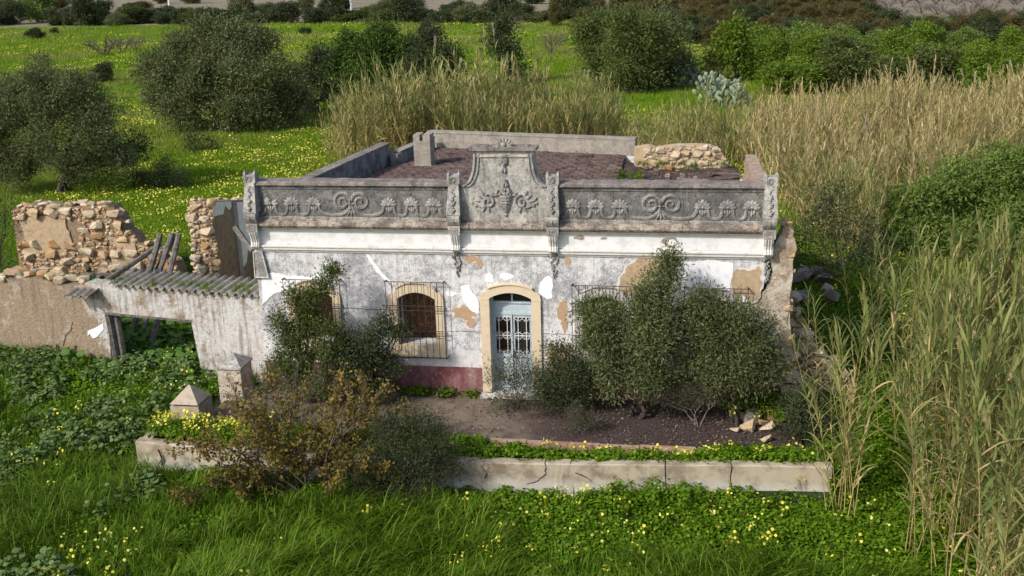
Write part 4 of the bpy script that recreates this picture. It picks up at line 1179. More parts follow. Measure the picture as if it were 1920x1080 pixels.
def branch(segs, p, d, L, r, lv, rng, fan=3, wob=.25, ang=.6, up=.12, tips=None, shrink=.68):
    """recursive branching; collects segments and twig tips"""
    n = 3 if lv > 0 else 2
    q = np.array(p, float); dd = np.array(d, float)
    for i in range(n):
        dd = unit(dd+rng.normal(size=3)*wob*.5+np.array([0, 0, up*.5])); e = q+dd*L/n
        ra = r*(1-.35*i/n); rb = r*(1-.35*(i+1)/n)
        segs.append((q, e, ra, rb)); q = e
        if tips is not None and lv <= 1: tips.append((q, dd))
        if lv > 0 and i < n-1 and rng.random() < .8:
            k = unit(dd+unit(rng.normal(size=3))*ang*1.2); branch(segs, q, k, L*shrink*.8, rb*.55, lv-1, rng, fan, wob, ang, up, tips, shrink)
    if lv > 0:
        for _ in range(fan):
            k = unit(dd+unit(rng.normal(size=3))*ang); branch(segs, q, k, L*shrink, r*.58, lv-1, rng, fan, wob, ang, up, tips, shrink)
def vnoise(x, y, sc, seed=0):
    """smooth value noise 0..1 on the plan"""
    rg = np.random.default_rng(seed); T = rg.random((64, 64))
    u = np.asarray(x)*sc; v = np.asarray(y)*sc; i = np.floor(u).astype(int); j = np.floor(v).astype(int)
    fu = u-i; fv = v-j; fu = fu*fu*(3-2*fu); fv = fv*fv*(3-2*fv)
    a = T[i % 64, j % 64]; b = T[(i+1) % 64, j % 64]; c = T[i % 64, (j+1) % 64]; d = T[(i+1) % 64, (j+1) % 64]
    return (a*(1-fu)+b*fu)*(1-fv)+(c*(1-fu)+d*fu)*fv
def fb(x, y, sc, seed=0): return .6*vnoise(x, y, sc, seed)+.3*vnoise(x, y, sc*2.3, seed+1)+.1*vnoise(x, y, sc*5, seed+2)

def scatter(name, pts, rot, scl, protos, var, label):
    """uncountable cover: one object whose points carry small plants"""
    pts = np.asarray(pts, np.float32); n = len(pts)
    me = bpy.data.meshes.new(name); me.vertices.add(n); me.vertices.foreach_set('co', pts.ravel())
    a = me.attributes.new('rot', 'FLOAT_VECTOR', 'POINT'); a.data.foreach_set('vector', np.asarray(rot, np.float32).ravel())
    a = me.attributes.new('scl', 'FLOAT', 'POINT'); a.data.foreach_set('value', np.asarray(scl, np.float32))
    a = me.attributes.new('var', 'INT', 'POINT'); a.data.foreach_set('value', np.asarray(var, np.int32))
    o = obj(name, me); tag(o, label, kind='stuff')
    ng = bpy.data.node_groups.new(name, 'GeometryNodeTree')
    ng.interface.new_socket('Geometry', in_out='INPUT', socket_type='NodeSocketGeometry')
    ng.interface.new_socket('Geometry', in_out='OUTPUT', socket_type='NodeSocketGeometry')
    N = ng.nodes; gi = N.new('NodeGroupInput'); go = N.new('NodeGroupOutput'); jn = N.new('GeometryNodeJoinGeometry')
    def named(nm, ty):
        q = N.new('GeometryNodeInputNamedAttribute'); q.data_type = ty; q.inputs['Name'].default_value = nm; return q.outputs[0]
    rv, sv, vv = named('rot', 'FLOAT_VECTOR'), named('scl', 'FLOAT'), named('var', 'INT')
    for i, pm in enumerate(protos):
        po = bpy.data.objects.new(name+'_plant', pm)
        oi = N.new('GeometryNodeObjectInfo'); oi.inputs['Object'].default_value = po; oi.inputs['As Instance'].default_value = True
        cm = N.new('FunctionNodeCompare'); cm.data_type = 'INT'; cm.operation = 'EQUAL'
        ng.links.new(vv, cm.inputs[2]); cm.inputs[3].default_value = i
        ip = N.new('GeometryNodeInstanceOnPoints')
        e2r = N.new('FunctionNodeEulerToRotation'); ng.links.new(rv, e2r.inputs[0])
        ng.links.new(gi.outputs[0], ip.inputs['Points']); ng.links.new(cm.outputs[0], ip.inputs['Selection'])
        ng.links.new(oi.outputs['Geometry'], ip.inputs['Instance']); ng.links.new(e2r.outputs[0], ip.inputs['Rotation']); ng.links.new(sv, ip.inputs['Scale'])
        ng.links.new(ip.outputs[0], jn.inputs[0])
    ng.links.new(jn.outputs[0], go.inputs[0])
    md = o.modifiers.new('plants', 'NODES'); md.node_group = ng
    return o

# ------------------------------------------------------------------ small plants
def ribbon_blades(n, Lr, W, rng, base=.06, lean=(.1, .7), segs=3, tint=None, z0=0.0, wind=None):
    """curved tapering blades from a common foot"""
    V = []; Q = []; T = []
    for i in range(n):
        L = rng.uniform(*Lr); a = rng.uniform(0, 2*math.pi); ln = rng.uniform(*lean); w_ = W*rng.uniform(.7, 1.2)
        if wind is not None: a = wind+rng.normal()*.9
        h = np.array([math.cos(a), math.sin(a), 0]); sd = np.array([-math.sin(a), math.cos(a), 0])
        p = np.array([rng.normal()*base, rng.normal()*base, z0]); ph = rng.uniform(.05, .25); b0 = len(V)
        for k in range(segs+1):
            t = k/segs; ww = w_*(1-t**1.5)*.5+.0006
            V += [p-sd*ww, p+sd*ww]
            ph2 = ph+ln*t*1.6; p = p+(h*math.sin(ph2)+np.array([0, 0, 1])*math.cos(ph2))*L/segs
        for k in range(segs): Q.append((b0+2*k, b0+2*k+1, b0+2*k+3, b0+2*k+2)); 
        T += [rng.random() if tint is None else tint(rng)]*segs
    return V, Q, T
def tuft(name, mat, n, Lr, W, seed, **k):
    V, Q, T = ribbon_blades(n, Lr, W, np.random.default_rng(seed), **k)
    return np_mesh(name, V, Q, T, [mat])
def round_leaf(c, nrm, r, rng):
    u = unit(np.cross(nrm, unit(rng.normal(size=3)))); v = np.cross(nrm, u)
    V = [c+(u*math.cos(a)+v*math.sin(a))*r*(1 if i % 2 else .93)+nrm*r*.12*(math.cos(2*a)) for i, a in enumerate(np.arange(8)*math.pi/4)]
    return V, [(0, 1, 2, 3), (0, 3, 4, 7), (4, 5, 6, 7)]
def leafy(name, mat, n, rad, hr, lr, seed, tilt=.35, stems=None, dome=False):
    """cluster of round leaves held at various heights"""
    rng = np.random.default_rng(seed); V = []; Q = []; T = []
    for i in range(n):
        a = rng.uniform(0, 2*math.pi); q = rad*math.sqrt(rng.random()); z = rng.uniform(*hr)*(1-(q/rad)**2*.6 if dome else 1)
        nr = unit(np.array([0, 0, 1.])+rng.normal(size=3)*tilt+np.array([math.cos(a), math.sin(a), 0])*q/rad*.4)
        v, f = round_leaf(np.array([q*math.cos(a), q*math.sin(a), z]), nr, rng.uniform(*lr), rng)
        b = len(V); V += v; Q += [tuple(b+k for k in x) for x in f]; T += [rng.random()]*3
    return np_mesh(name, V, Q, T, [mat])
def flowers(name, n, rad, hr, r, seed):
    rng = np.random.default_rng(seed); V = []; Q = []; T = []; mi = []
    for i in range(n):
        a = rng.uniform(0, 2*math.pi); q = rad*math.sqrt(rng.random()); z = rng.uniform(*hr)
        c = np.array([q*math.cos(a), q*math.sin(a), z]); nr = unit(np.array([-.25, -.5, .8])+rng.normal(size=3)*.4)
        v, f = round_leaf(c, nr, r*rng.uniform(.75, 1.2), rng)
        b = len(V); V += v; Q += [tuple(b+k for k in x) for x in f]; T += [rng.random()]*3; mi += [0]*3
        b = len(V); s_ = np.array([.004, 0, 0])
        V += [np.array([c[0]*.6, c[1]*.6, 0])-s_, np.array([c[0]*.6, c[1]*.6, 0])+s_, c+s_-nr*.004, c-s_-nr*.004]; Q.append((b, b+1, b+2, b+3)); T.append(.9); mi.append(1)
    return np_mesh(name, V, Q, T, [M['petal'], M['grass']], mi)
GR = [tuft('grass_tuft', M['grass'], 26, (.18, .44), .016, 300+i, base=.07, lean=(.3, 1.15)) for i in range(4)]
GW = [tuft('grass_swathe', M['grass'], 34, (.38, .72), .018, 320+i, base=.10, lean=(.6, 1.35), segs=4, wind=.5+.9*i) for i in range(3)]
CL = [leafy('clover', M['clover'], 34, .17, (.05, .20), (.020, .034), 340+i, .4) for i in range(3)]
BL = [leafy('broad_leaf_plant', M['broad'], 12, .34, (.22, .50), (.075, .145), 360+i, .3, dome=True) for i in range(3)]
ML = [leafy('mallow', M['mallow'], 34, .26, (.08, .62), (.035, .075), 380+i, .55, dome=True) for i in range(3)]
FL = [flowers('yellow_flowers', n_, .10, (.16, .30), .030, 400+n_) for n_ in (1, 2, 4, 6)]
FF = [flowers('yellow_flower_patch', 9, .6, (.12, .26), .042, 420+i) for i in range(2)]
MD = [tuft('meadow_tuft', M['meadow'], 26, (.16, .36), .032, 430+i, base=.26, lean=(.3, 1.0), segs=2) for i in range(3)]+[tuft('meadow_tuft', M['meadow2'], 26, (.16, .36), .032, 436+i, base=.26, lean=(.3, 1.0), segs=2) for i in range(2)]
DL = [leafy('dead_leaves', M['litter'], 16, .35, (.005, .02), (.010, .024), 440+i, .2) for i in range(2)]

def in_house(x, y):
    return ((x > -6.9) & (x < 7.0) & (y > -.1) & (y < 12.3)) | ((x > 5.6) & (x < 8.3) & (y > .9) & (y < 1.6))
lwy = lambda x: np.interp(x, [p[0] for p in LWp], [p[1] for p in LWp])
yw_y = lambda x: .32+(x+6.53)*math.tan(YD)
def blocked(x, y):
    b = in_house(x, y)
    b |= (x > -7.3) & (x < 6.9) & (y > -2.8) & (y < 0)                      # courtyard
    lw = np.interp(x, [p[0] for p in LWp], [p[1] for p in LWp])
    b |= (x > -8.0) & (x < 7.35) & (np.abs(y-lw-.13) < .17)                 # low wall
    ww = .32+(x+6.53)*math.tan(YD)
    b |= (x < -6.5) & (x > -17) & (y > ww-.05) & (y < ww+.45) & ~((x > -10.9) & (x < -8.7))
    b |= (x > -19.8) & (x < -13.9) & (y > 9.25) & (y < 9.9)
    b |= (x > -11.4) & (x < -10.5) & (y > 6.2) & (y < 9.7)
    return b
def rnd_rot(n, rng, tilt=.12):
    return np.stack([rng.normal(size=n)*tilt, rng.normal(size=n)*tilt, rng.uniform(0, 2*math.pi, n)], -1)
bedz = lambda x, y: .10-.22*sst(-.6, .3, x)*sst(5.0, 4.2, x)*sst(-3.95, -3.35, y)+.16*sst(-2.85, -3.7, y)+.04*np.sin(x*2.3)
def zat(x, y):
    bed = (x > -7.8) & (x < 7.3) & (y > lwy(x)+.2) & (y < -2.75)
    return np.where(bed, bedz(x, y), zg(x, y))
# flower bed soil
bx = np.linspace(-7.75, 7.25, 60); by = np.linspace(-4.4, -2.78, 10); X, Y = np.meshgrid(bx, by)
YY = np.maximum(Y, np.interp(X, [p[0] for p in LWp], [p[1] for p in LWp])+.2)
V = np.stack([X, YY, bedz(X, YY)-.02], -1).reshape(-1, 3); I = np.arange(600).reshape(10, 60)
tag(obj('flower_bed', np_mesh('flower_bed', V, np.stack([I[:-1, :-1], I[:-1, 1:], I[1:, 1:], I[1:, :-1]], -1).reshape(-1, 4), smooth=True), M['ground']), 'soil of the overgrown flower bed behind the low wall', kind='structure')

rng = np.random.default_rng(77)
def area(x0, x1, y0, y1, dens):
    n = int((x1-x0)*(y1-y0)*dens); return rng.uniform(x0, x1, n), rng.uniform(y0, y1, n)
# foreground grass and clover
x, y = area(-19, 17, -14, 13, 34)
ok = ~blocked(x, y) & ~((x > -7.7) & (x < 7.3) & (y > lwy(x)) & (y < 0)) & (y < 13)
x, y = x[ok], y[ok]
cz = fb(x, y, .32, 5)+.22*sst(-7.5, -5.0, y)*sst(-4, 2, x)-.17*sst(-6.2, -8.5, y)
isC = (cz > .50)
gx_, gy_ = x[~isC], y[~isC]
wv = fb(gx_, gy_, .45, 9) > .56
var = np.where(wv & (gy_ < -4), 4+rng.integers(0, 3, len(gx_)), rng.integers(0, 4, len(gx_)))
sc = rng.uniform(.7, 1.25, len(gx_))*(.75+.6*fb(gx_, gy_, .5, 14))
keep = (var < 4) | (rng.random(len(gx_)) < .75)
tx, ty = x[isC], y[isC]; tk = rng.random(len(tx)) < .16; tx, ty = tx[tk], ty[tk]
rt = rnd_rot(len(gx_), rng); ws_ = var >= 4
rt[ws_, 2] = (fb(gx_, gy_, .22, 3)*7.0+rng.normal(size=len(gx_))*.6)[ws_]
scatter('grass', np.concatenate([np.stack([gx_, gy_, zat(gx_, gy_)], -1)[keep], np.stack([tx, ty, zat(tx, ty)], -1)]), np.concatenate([rt[keep], rnd_rot(len(tx), rng)]), np.r_[sc[keep], rng.uniform(.5, 1.0, len(tx))], GR+GW, np.r_[var[keep], rng.integers(0, 4, len(tx))], 'long green grass round the house and in the foreground')
# clover: in its patches, thinly elsewhere, thick in the bed
cx_, cy_ = x[isC], y[isC]
ex, ey = area(-18, 16, -14, 0, 22); ok = ~blocked(ex, ey) & ~((ex > -7.7) & (ex < 7.3) & (ey > lwy(ex))); ex, ey = ex[ok], ey[ok]
ec = fb(ex, ey, .32, 5)+.22*sst(-7.5, -5.0, ey)*sst(-4, 2, ex); k_ = (ec > .50) | (rng.random(len(ex)) < .35); ex, ey = ex[k_], ey[k_]
bx_, by_ = area(-7.7, 7.2, -4.3, -2.85, 75)
lw_ = np.interp(bx_, [p[0] for p in LWp], [p[1] for p in LWp])
k_ = (by_ > lw_+.26) & ((by_ < -3.25-.2*np.sin(bx_*1.3)**2) | (bx_ > 4.5) | (bx_ < -.3)); bx_, by_ = bx_[k_], by_[k_]
fx_, fy_ = area(-8.0, 7.3, -4.95, -4.05, 55); k_ = (fy_ < lwy(fx_)-.08) & (fb(fx_, fy_*0, .9, 71) > .47); fx_, fy_ = fx_[k_], fy_[k_]
rx_, ry_ = area(4.9, 6.6, -1.9, -.1, 60); k_ = (ry_ > -1.25+(6.6-rx_)*.75); rx_, ry_ = rx_[k_], ry_[k_]      # green bank in the courtyard corner
wx_, wy_ = area(-3.1, -.9, -.22, -.04, 60)                                                            # weeds at the foot of the wall
ax = np.concatenate([cx_, ex, bx_, rx_, wx_, fx_]); ay = np.concatenate([cy_, ey, by_, ry_, wy_, fy_])
az = np.concatenate([zat(cx_, cy_), zat(ex, ey), bedz(bx_, by_)+.14*vnoise(bx_, by_, 1.3, 4)*sst(-3.4, -4.0, by_), .04+.28*sst(5.2, 6.4, rx_)*sst(-1.7, -.6, ry_), np.full(len(wx_), .04), zat(fx_, fy_)+.38*np.clip(fb(fx_, fx_*0, .9, 71)-.47, 0, 1)*3*rng.random(len(fx_))])
scatter('clover', np.stack([ax, ay, az], -1), rnd_rot(len(ax), rng, .18), rng.uniform(.75, 1.35, len(ax))*np.where((ay > -3.7) & (ay < -2.7) & (ax > -.3) & (ax < 4.5), .55, 1.0), CL, rng.integers(0, 3, len(ax)), 'low clover covering the bed and the bank before the wall')
# mallow and broad leaves on the left and in the yard
x, y = area(-17.5, -6.8, -9.5, 9, 11)
front = y < .32+(x+6.53)*math.tan(YD)
ok = ~blocked(x, y) & ((~front & (x < -6.9)) | (front & (y > yw_y(x)-.8-1.2*vnoise(x, y, .5, 2)) & (x < -8.2)) | (front & (fb(x, y, .55, 8) > .61) & (x < -4)))
x, y = x[ok], y[ok]; front = y < .32+(x+6.53)*math.tan(YD)
isB = (~front) | ((x > -13.2) & (y > yw_y(x)-1.6) & (rng.random(len(x)) < .35))
scatter('broad_leaf_cover', np.stack([x, y, zat(x, y)], -1)[isB], rnd_rot(isB.sum(), rng, .15), rng.uniform(.55, 1.0, isB.sum()), BL, rng.integers(0, 3, isB.sum()), 'large round green leaves filling the yard and gateway')
m_ = ~isB | (rng.random(len(x)) < .15)
scatter('mallow_cover', np.stack([x, y, zat(x, y)], -1)[m_], rnd_rot(m_.sum(), rng, .15), rng.uniform(.6, 1.15, m_.sum()), ML, rng.integers(0, 3, m_.sum()), 'dusty green mallow plants along the yard wall')
# dense yard cover
x, y = area(-18, -6.8, 1.0, 9.2, 9); ok = ~blocked(x, y) & (y > yw_y(x)+.5); x, y = x[ok], y[ok]
scatter('yard_leaf_cover', np.stack([x, y, zat(x, y)], -1), rnd_rot(len(x), rng, .15), rng.uniform(.6, 1.1, len(x)), BL, rng.integers(0, 3, len(x)), 'dense round leaves inside the ruined yard')
# yellow flowers close by
def fl(x, y, z, s=1.0, lo=0):
    return x, y, z, np.full(len(x), s), rng.integers(lo, 4, len(x))
sets = []
x, y = area(-18, 12, -14, 9, 4.5); d = fb(x, y, .5, 21)
ok = ~blocked(x, y) & ~((x > -7.7) & (x < 7.3) & (y > lwy(x)) & (y < 0)) & (rng.random(len(x)) < np.clip((d-.50)*6, .03, 1)); sets.append(fl(x[ok], y[ok], zat(x[ok], y[ok])+.22))
x, y = area(-15, -6, -13, -7.5, 6.0); d = fb(x, y, .6, 23); ok = d > .50; sets.append(fl(x[ok], y[ok], zat(x[ok], y[ok])+.24))
x, y = area(-1.2, 7.2, -6.6, -4.4, 6.5); ok = (fb(x, y, .9, 24) > .47); sets.append(fl(x[ok], y[ok], zat(x[ok], y[ok])+.10))
x, y = area(-1, 7, -4.2, -2.9, 22); ok = (fb(x, y, .9, 25) > .46) & ~blocked(x, y); sets.append(fl(x[ok], y[ok], bedz(x[ok], y[ok])+.10))
x, y = area(-7.8, -5.2, -4.1, -2.9, 42); ok = ~blocked(x, y) & (fb(x, y, 1.2, 26) > .36); sets.append(fl(x[ok], y[ok], bedz(x[ok], y[ok])+.18, 1.15, 1))
x, y = area(5.3, 6.6, -1.6, -.2, 8); sets.append(fl(x, y, np.full(len(x), .2)))
x, y, z, s, v = [np.concatenate([q[i] for q in sets]) for i in range(5)]
scatter('yellow_flowers', np.stack([x, y, z], -1), rnd_rot(len(x), rng, .2), s, FL, v, 'small yellow flowers sprinkled over grass and clover')
# meadow behind: density falls with distance
def field_pts(n, ymin, ymax, xpad=.25):
    Yv = ymin*(ymax/ymin)**rng.random(n)
    ctr = CAM[0]-math.tan(PSI)*(Yv-CAM[1]); half = .56*(Yv-CAM[1])/math.cos(PSI)*(1+xpad)*.9
    return ctr+rng.uniform(-1, 1, n)*half, Yv
x, y = field_pts(105000, 10, 185); ok = ~blocked(x, y) & ((y > 13) | (x < -18.5) | (x > 9)) & (x < 26)
x, y = x[ok], y[ok]
scatter('meadow_grass', np.stack([x, y, zg(x, y)], -1), rnd_rot(len(x), rng), rng.uniform(.6, 1.1, len(x))*(.7+y/90), MD, np.where(rng.random(len(x)) < np.clip((fb(x, y, .09, 51)-.42)*3.5, .04, .85)*np.clip(y/60, .1, 1), rng.integers(3, 5, len(x)), rng.integers(0, 3, len(x))), 'fresh short grass of the meadow behind the house')
x, y = field_pts(26000, 12, 175); d = fb(x, y, .075, 31)*.7+.3*fb(x, y, .45, 33)
ok = ~blocked(x, y) & ((y > 13) | (x < -18.5)) & (rng.random(len(x)) < np.clip((d-.50)*9, .004, .8)*np.clip(.35+y/90, 0, 1)) & (x < 22)
x, y = x[ok], y[ok]
scatter('meadow_flowers', np.stack([x, y, zg(x, y)+.06], -1), rnd_rot(len(x), rng), rng.uniform(.7, 1.2, len(x))*(.75+y/130), FF, rng.integers(0, 2, len(x)), 'yellow flowers in drifts across the meadow')
x = rng.uniform(-5, 5.7, 1500); y = rng.uniform(.6, 11, 1500); ok = fb(x, y, .5, 61) > .52; x, y = x[ok], y[ok]; ok = [inroof(a, b) or (2 < a < 5.7 and b < 9) for a, b in zip(x, y)]; x, y = x[ok], y[ok]
scatter('roof_litter', np.stack([x, y, np.where(x < 2.1, 4.41, 4.17)], -1), rnd_rot(len(x), rng, .1), rng.uniform(.8, 1.3, len(x)), DL, rng.integers(0, 2, len(x)), 'dead leaves and dirt lying on the flat roof')
x = np.concatenate([rng.uniform(1.5, 2.9, 60), rng.uniform(2.6, 5.4, 30)]); y = np.concatenate([rng.uniform(6.2, 7.6, 60), rng.uniform(8.6, 9.2, 30)])
scatter('roof_weeds', np.stack([x, y, np.full(90, 4.3)], -1), rnd_rot(90, rng), rng.uniform(.35, .6, 90), GR[:2], rng.integers(0, 2, 90), 'small weeds growing on the broken edge of the roof')
sx_ = np.concatenate([rng.uniform(sA, -.1, 46), rng.uniform(LEFT, sA-.9, 60)]); sy_ = np.concatenate([rng.uniform(-.05, .6, 46), rng.uniform(.05, .42, 60)])
wxx = -6.53+sx_*math.cos(YD)-sy_*math.sin(YD); wyy = .32+sx_*math.sin(YD)+sy_*math.cos(YD)
scatter('wall_top_weeds', np.stack([wxx, wyy, np.r_[np.full(46, zt0+.08), np.full(60, zt0-.03)]], -1), rnd_rot(106, rng), rng.uniform(.3, .75, 106), GR[:2]+CL[:1], rng.integers(0, 3, 106), 'weeds and moss growing on the corrugated sheet and the wall top')
# dead leaves on the courtyard
x, y = area(-5, 6.2, -2.6, -.15, 16); ok = (rng.random(len(x)) < .25+.75*sst(.3, 2, x)); x, y = x[ok], y[ok]
scatter('leaf_litter', np.stack([x, y, np.full(len(x), .05)], -1), rnd_rot(len(x), rng, .03), rng.uniform(.8, 1.3, len(x)), DL, rng.integers(0, 2, len(x)), 'dead leaves scattered on the courtyard floor')

# ------------------------------------------------------------------ shrubs and trees traced at their own distance
def lobes_at(circles, y0, org, sq=.85):
    """circles (px, py, r px, dy) at depth y0 -> ellipsoids round the plant's foot"""
    out = []
    for c in circles:
        p = atw(c[0], c[1], y0+(c[3] if len(c) > 3 else 0)); r = c[2]*depth(p)/FPX
        out.append((p-np.array(org), (r, r*sq, r)))
    return out
def plant(name, label, cat, circles, y0, foot, mat, clumps, leaves, L, W, spread, stems=3, seed=1, bark='bark', group=None, r0=.05, twig=0, up=.35, inner=.2, low=-.75, sq=.85, part='foliage'):
    f = atw(foot[0], foot[1], y0); org = np.array([f[0], y0, float(zat(f[0], y0)) if abs(y0) < 14 else -.03])
    sub = SUB.get(seed, 0)
    if -2.8 < y0 < 0 and -7.3 < f[0] < 6.9: org[2] = .02
    t = thing(name, label, cat, tuple(org), 0, group)
    lb = lobes_at(circles, y0, org, sq); rg = np.random.default_rng(seed)
    lobes = lb
    if sub and y0 > 20: lb = [(c, tuple(q*1.10 for q in r)) for c, r in lb]
    if sub and -2.5 < y0 < 0: lb = [(c, tuple(q*(.98 if seed in (5, 6) else .87) for q in r)) for c, r in lb]
    if sub:
        lobes = []
        for c, r in lb:
            lobes.append((c-np.array([0, 0, r[2]*.1]), tuple(q*.62 for q in r)))
            for _ in range(sub):
                d = unit(rg.normal(size=3)+np.array([0, -.25, .35])); q = rg.uniform(.30, .52)
                lobes.append((c+d*np.array(r)*(1.02-q*.75), (r[0]*q, r[1]*q, r[2]*q)))
    obj(part, crown_mesh(part, mat, lobes, clumps, leaves, L, W, spread, rg, up=up, inner=inner, low=low), None, t)
    segs = []
    for i in range(stems):
        base = np.array([rg.normal()*r0*1.5, rg.normal()*r0*1.5, -.1])
        tgt = sorted(lb, key=lambda q: rg.random())[:max(1, len(lb)//2)]
        fork = np.mean([q[0] for q in tgt], 0)*.45; prev = base
        for k in range(4):
            q = base+(fork-base)*(k+1)/4+rg.normal(size=3)*r0*.9; segs.append((prev, q, r0*(1-.1*k), r0*(.9-.1*k))); prev = q
        for c, r in tgt:
            pv = prev; c2 = c+rg.normal(size=3)*np.array(r)*.3
            for k in range(4):
                q = prev+(c2-prev)*(k+1)/4+rg.normal(size=3)*r0*.8; segs.append((pv, q, r0*(.55-.1*k), r0*(.45-.1*k))); pv = q
            for _ in range(twig):
                d = unit(rg.normal(size=3)+np.array([0, 0, .3])); s = c+d*np.array(r)*.3; e = c+d*np.array(r)*rg.uniform(.9, 1.15)
                m_ = (s+e)/2+rg.normal(size=3)*r0; segs += [(s, m_, r0*.14, r0*.12), (m_, e, r0*.12, r0*.07)]
    obj('trunk' if cat == 'tree' else 'stem', seg_mesh('trunk', segs, M[bark], 5), None, t)
    return t
O = M['olive']
SUB = {11: 7, 12: 8, 16: 8, 17: 8, 18: 6, 19: 6, 20: 6, 21: 7, 22: 8, 23: 7, 24: 6, 5: 6, 1: 5, 2: 5, 6: 6, 14: 5}
plant('olive_shrub', 'wispy green shrub growing over the left end window', 'shrub', [(560,615,54),(585,575,36),(606,540,18),(530,605,26,-.2),(612,640,52,-.2),(545,660,42),(560,560,30),(624,508,11),(560,705,46,-.2),(605,720,42,-.3),(525,690,30,-.2)], -1.0, (585,745), M['shrubgreen'], 330, 22, .10, .028, .10, 4, 1, twig=10, sq=.7)
plant('olive_shrub', 'dark rounded shrub between the two cream framed windows', 'shrub', [(700,640,44),(680,690,55),(730,690,30),(642,690,50,-.2),(748,618,20),(722,606,22),(700,720,40),(650,650,35)], -1.0, (690,748), M['olivedk'], 480, 22, .09, .026, .10, 4, 2, twig=8, sq=.7)
plant('thin_shrub', 'thin greyish shrub growing right in front of the blue door', 'shrub', [(968,690,36),(972,735,40,-.1),(932,705,24),(1002,705,24),(950,760,30,-.2)], -.75, (970,770), M['olivedk'], 420, 18, .075, .020, .10, 5, 3, r0=.022, twig=28, sq=.6, bark='twig')
plant('olive_shrub', 'dark low shrub just right of the door surround', 'shrub', [(1062,690,40),(1060,728,46,-.2),(1042,655,16),(1095,720,30),(1030,740,30,-.3)], -.9, (1062,765), M['olivedk'], 700, 22, .085, .025, .11, 3, 4, twig=10, sq=.7)
plant('wild_olive_tree', 'tall wild olive tree covering the wall between the two pale framed windows', 'tree', [(1135,590,46),(1150,650,60),(1200,605,52),(1232,560,50,.1),(1250,515,33,.2),(1256,492,15,.2),(1240,640,66,-.2),(1180,690,48,-.2),(1290,600,36),(1230,700,36,-.2),(1120,630,34),(1110,590,24),(1150,715,28,-.3),(1215,715,30,-.3)], -1.1, (1190,750), M['oliveback'], 340, 24, .105, .028, .125, 2, 5, r0=.075, twig=5, sq=.75)
plant('olive_shrub', 'broad bright green shrub hiding the right end window', 'shrub', [(1325,565,32),(1298,600,32,.2),(1350,625,58),(1400,655,56),(1432,640,38),(1380,690,56,-.2),(1320,680,46),(1445,690,32,-.1),(1368,595,38),(1412,600,28),(1350,715,34,-.3),(1420,710,28,-.2)], -1.15, (1380,755), O, 330, 24, .10, .028, .125, 4, 6, twig=6, sq=.75)
plant('thin_shrub', 'thin dark scrub low against the red band under the right end window', 'shrub', [(1320,735,36),(1275,742,32),(1370,732,36,.1),(1240,740,26)], -1.3, (1310,775), M['olivedk'], 420, 20, .075, .020, .11, 6, 7, r0=.02, twig=26, sq=.6, bark='twig')
plant('dry_shrub', 'small dry grey shrub standing in the courtyard', 'shrub', [(1088,798,32),(1075,775,22),(1112,790,22)], -2.0, (1090,825), M['olivedk'], 420, 18, .06, .016, .09, 6, 8, r0=.016, twig=40, sq=.7, bark='twig')
plant('olive_shrub', 'dark shrub beside the pointed pillar under the canes', 'shrub', [(1505,765,34),(1495,800,32,-.2),(1530,790,28),(1520,740,20)], -1.6, (1510,830), M['olivedk'], 650, 22, .08, .024, .11, 3, 9, twig=8)
plant('dark_shrub', 'wispy dark shrub rising before the middle of the low wall', 'shrub', [(760,850,62),(705,875,50),(815,838,40),(765,905,55,-.3),(795,795,32,.2),(690,915,42,-.3),(830,880,30),(730,800,30)], -4.95, (755,930), M['olivedk'], 520, 22, .085, .018, .13, 6, 10, r0=.03, twig=22, sq=.8, up=.7)
# yellowing twiggy bush in front of the low wall
f = at(612, 893, -.36); t = thing('yellowing_bush', 'twiggy bush with yellow and orange leaves spilling over the low wall', 'bush', (f[0], -5.0, -.36))
segs = []; tips = []; rg = np.random.default_rng(17)
for i in range(13):
    a = R(-52+112*i/12+rg.normal()*5); d = unit(np.array([math.sin(a)*1.2, rg.normal()*.35+.08, math.cos(a)*.9]))
    branch(segs, (rg.normal()*.12, rg.normal()*.1, -.05), d, 1.18+rg.random()*.35, .030, 3, rg, fan=2, wob=.28, ang=.55, up=.06, tips=tips, shrink=.62)
obj('stem', seg_mesh('stem', segs, M['purpletwig'], 3), None, t)
P = np.array([q[0] for q in tips]); D0 = np.array([q[1] for q in tips])
idx = rg.choice(len(P), min(30000, int(len(P)*10))); keep_low = rg.random(len(idx)) < np.clip(1.25-P[idx][:, 2]*.35, .35, 1); idx = idx[keep_low]
Pl = P[idx]+rg.normal(size=(len(idx), 3))*.045; Dl = unit(D0[idx]*.5+rg.normal(size=(len(idx), 3))*.7)
ok = Pl[:, 2] > .03; Pl, Dl = Pl[ok], Dl[ok]
V, Q = leaf_quads(Pl, Dl, .088*rg.uniform(.6, 1.3, len(Pl)), .060*rg.uniform(.7, 1.2, len(Pl)), rg, .1)
obj('foliage', np_mesh('foliage', V, Q, np.clip(vnoise(Pl[:, 0], Pl[:, 2], 1.6, 3)*.6+rg.random(len(Pl))*.45, 0, 1), [M['autumn']]), None, t)
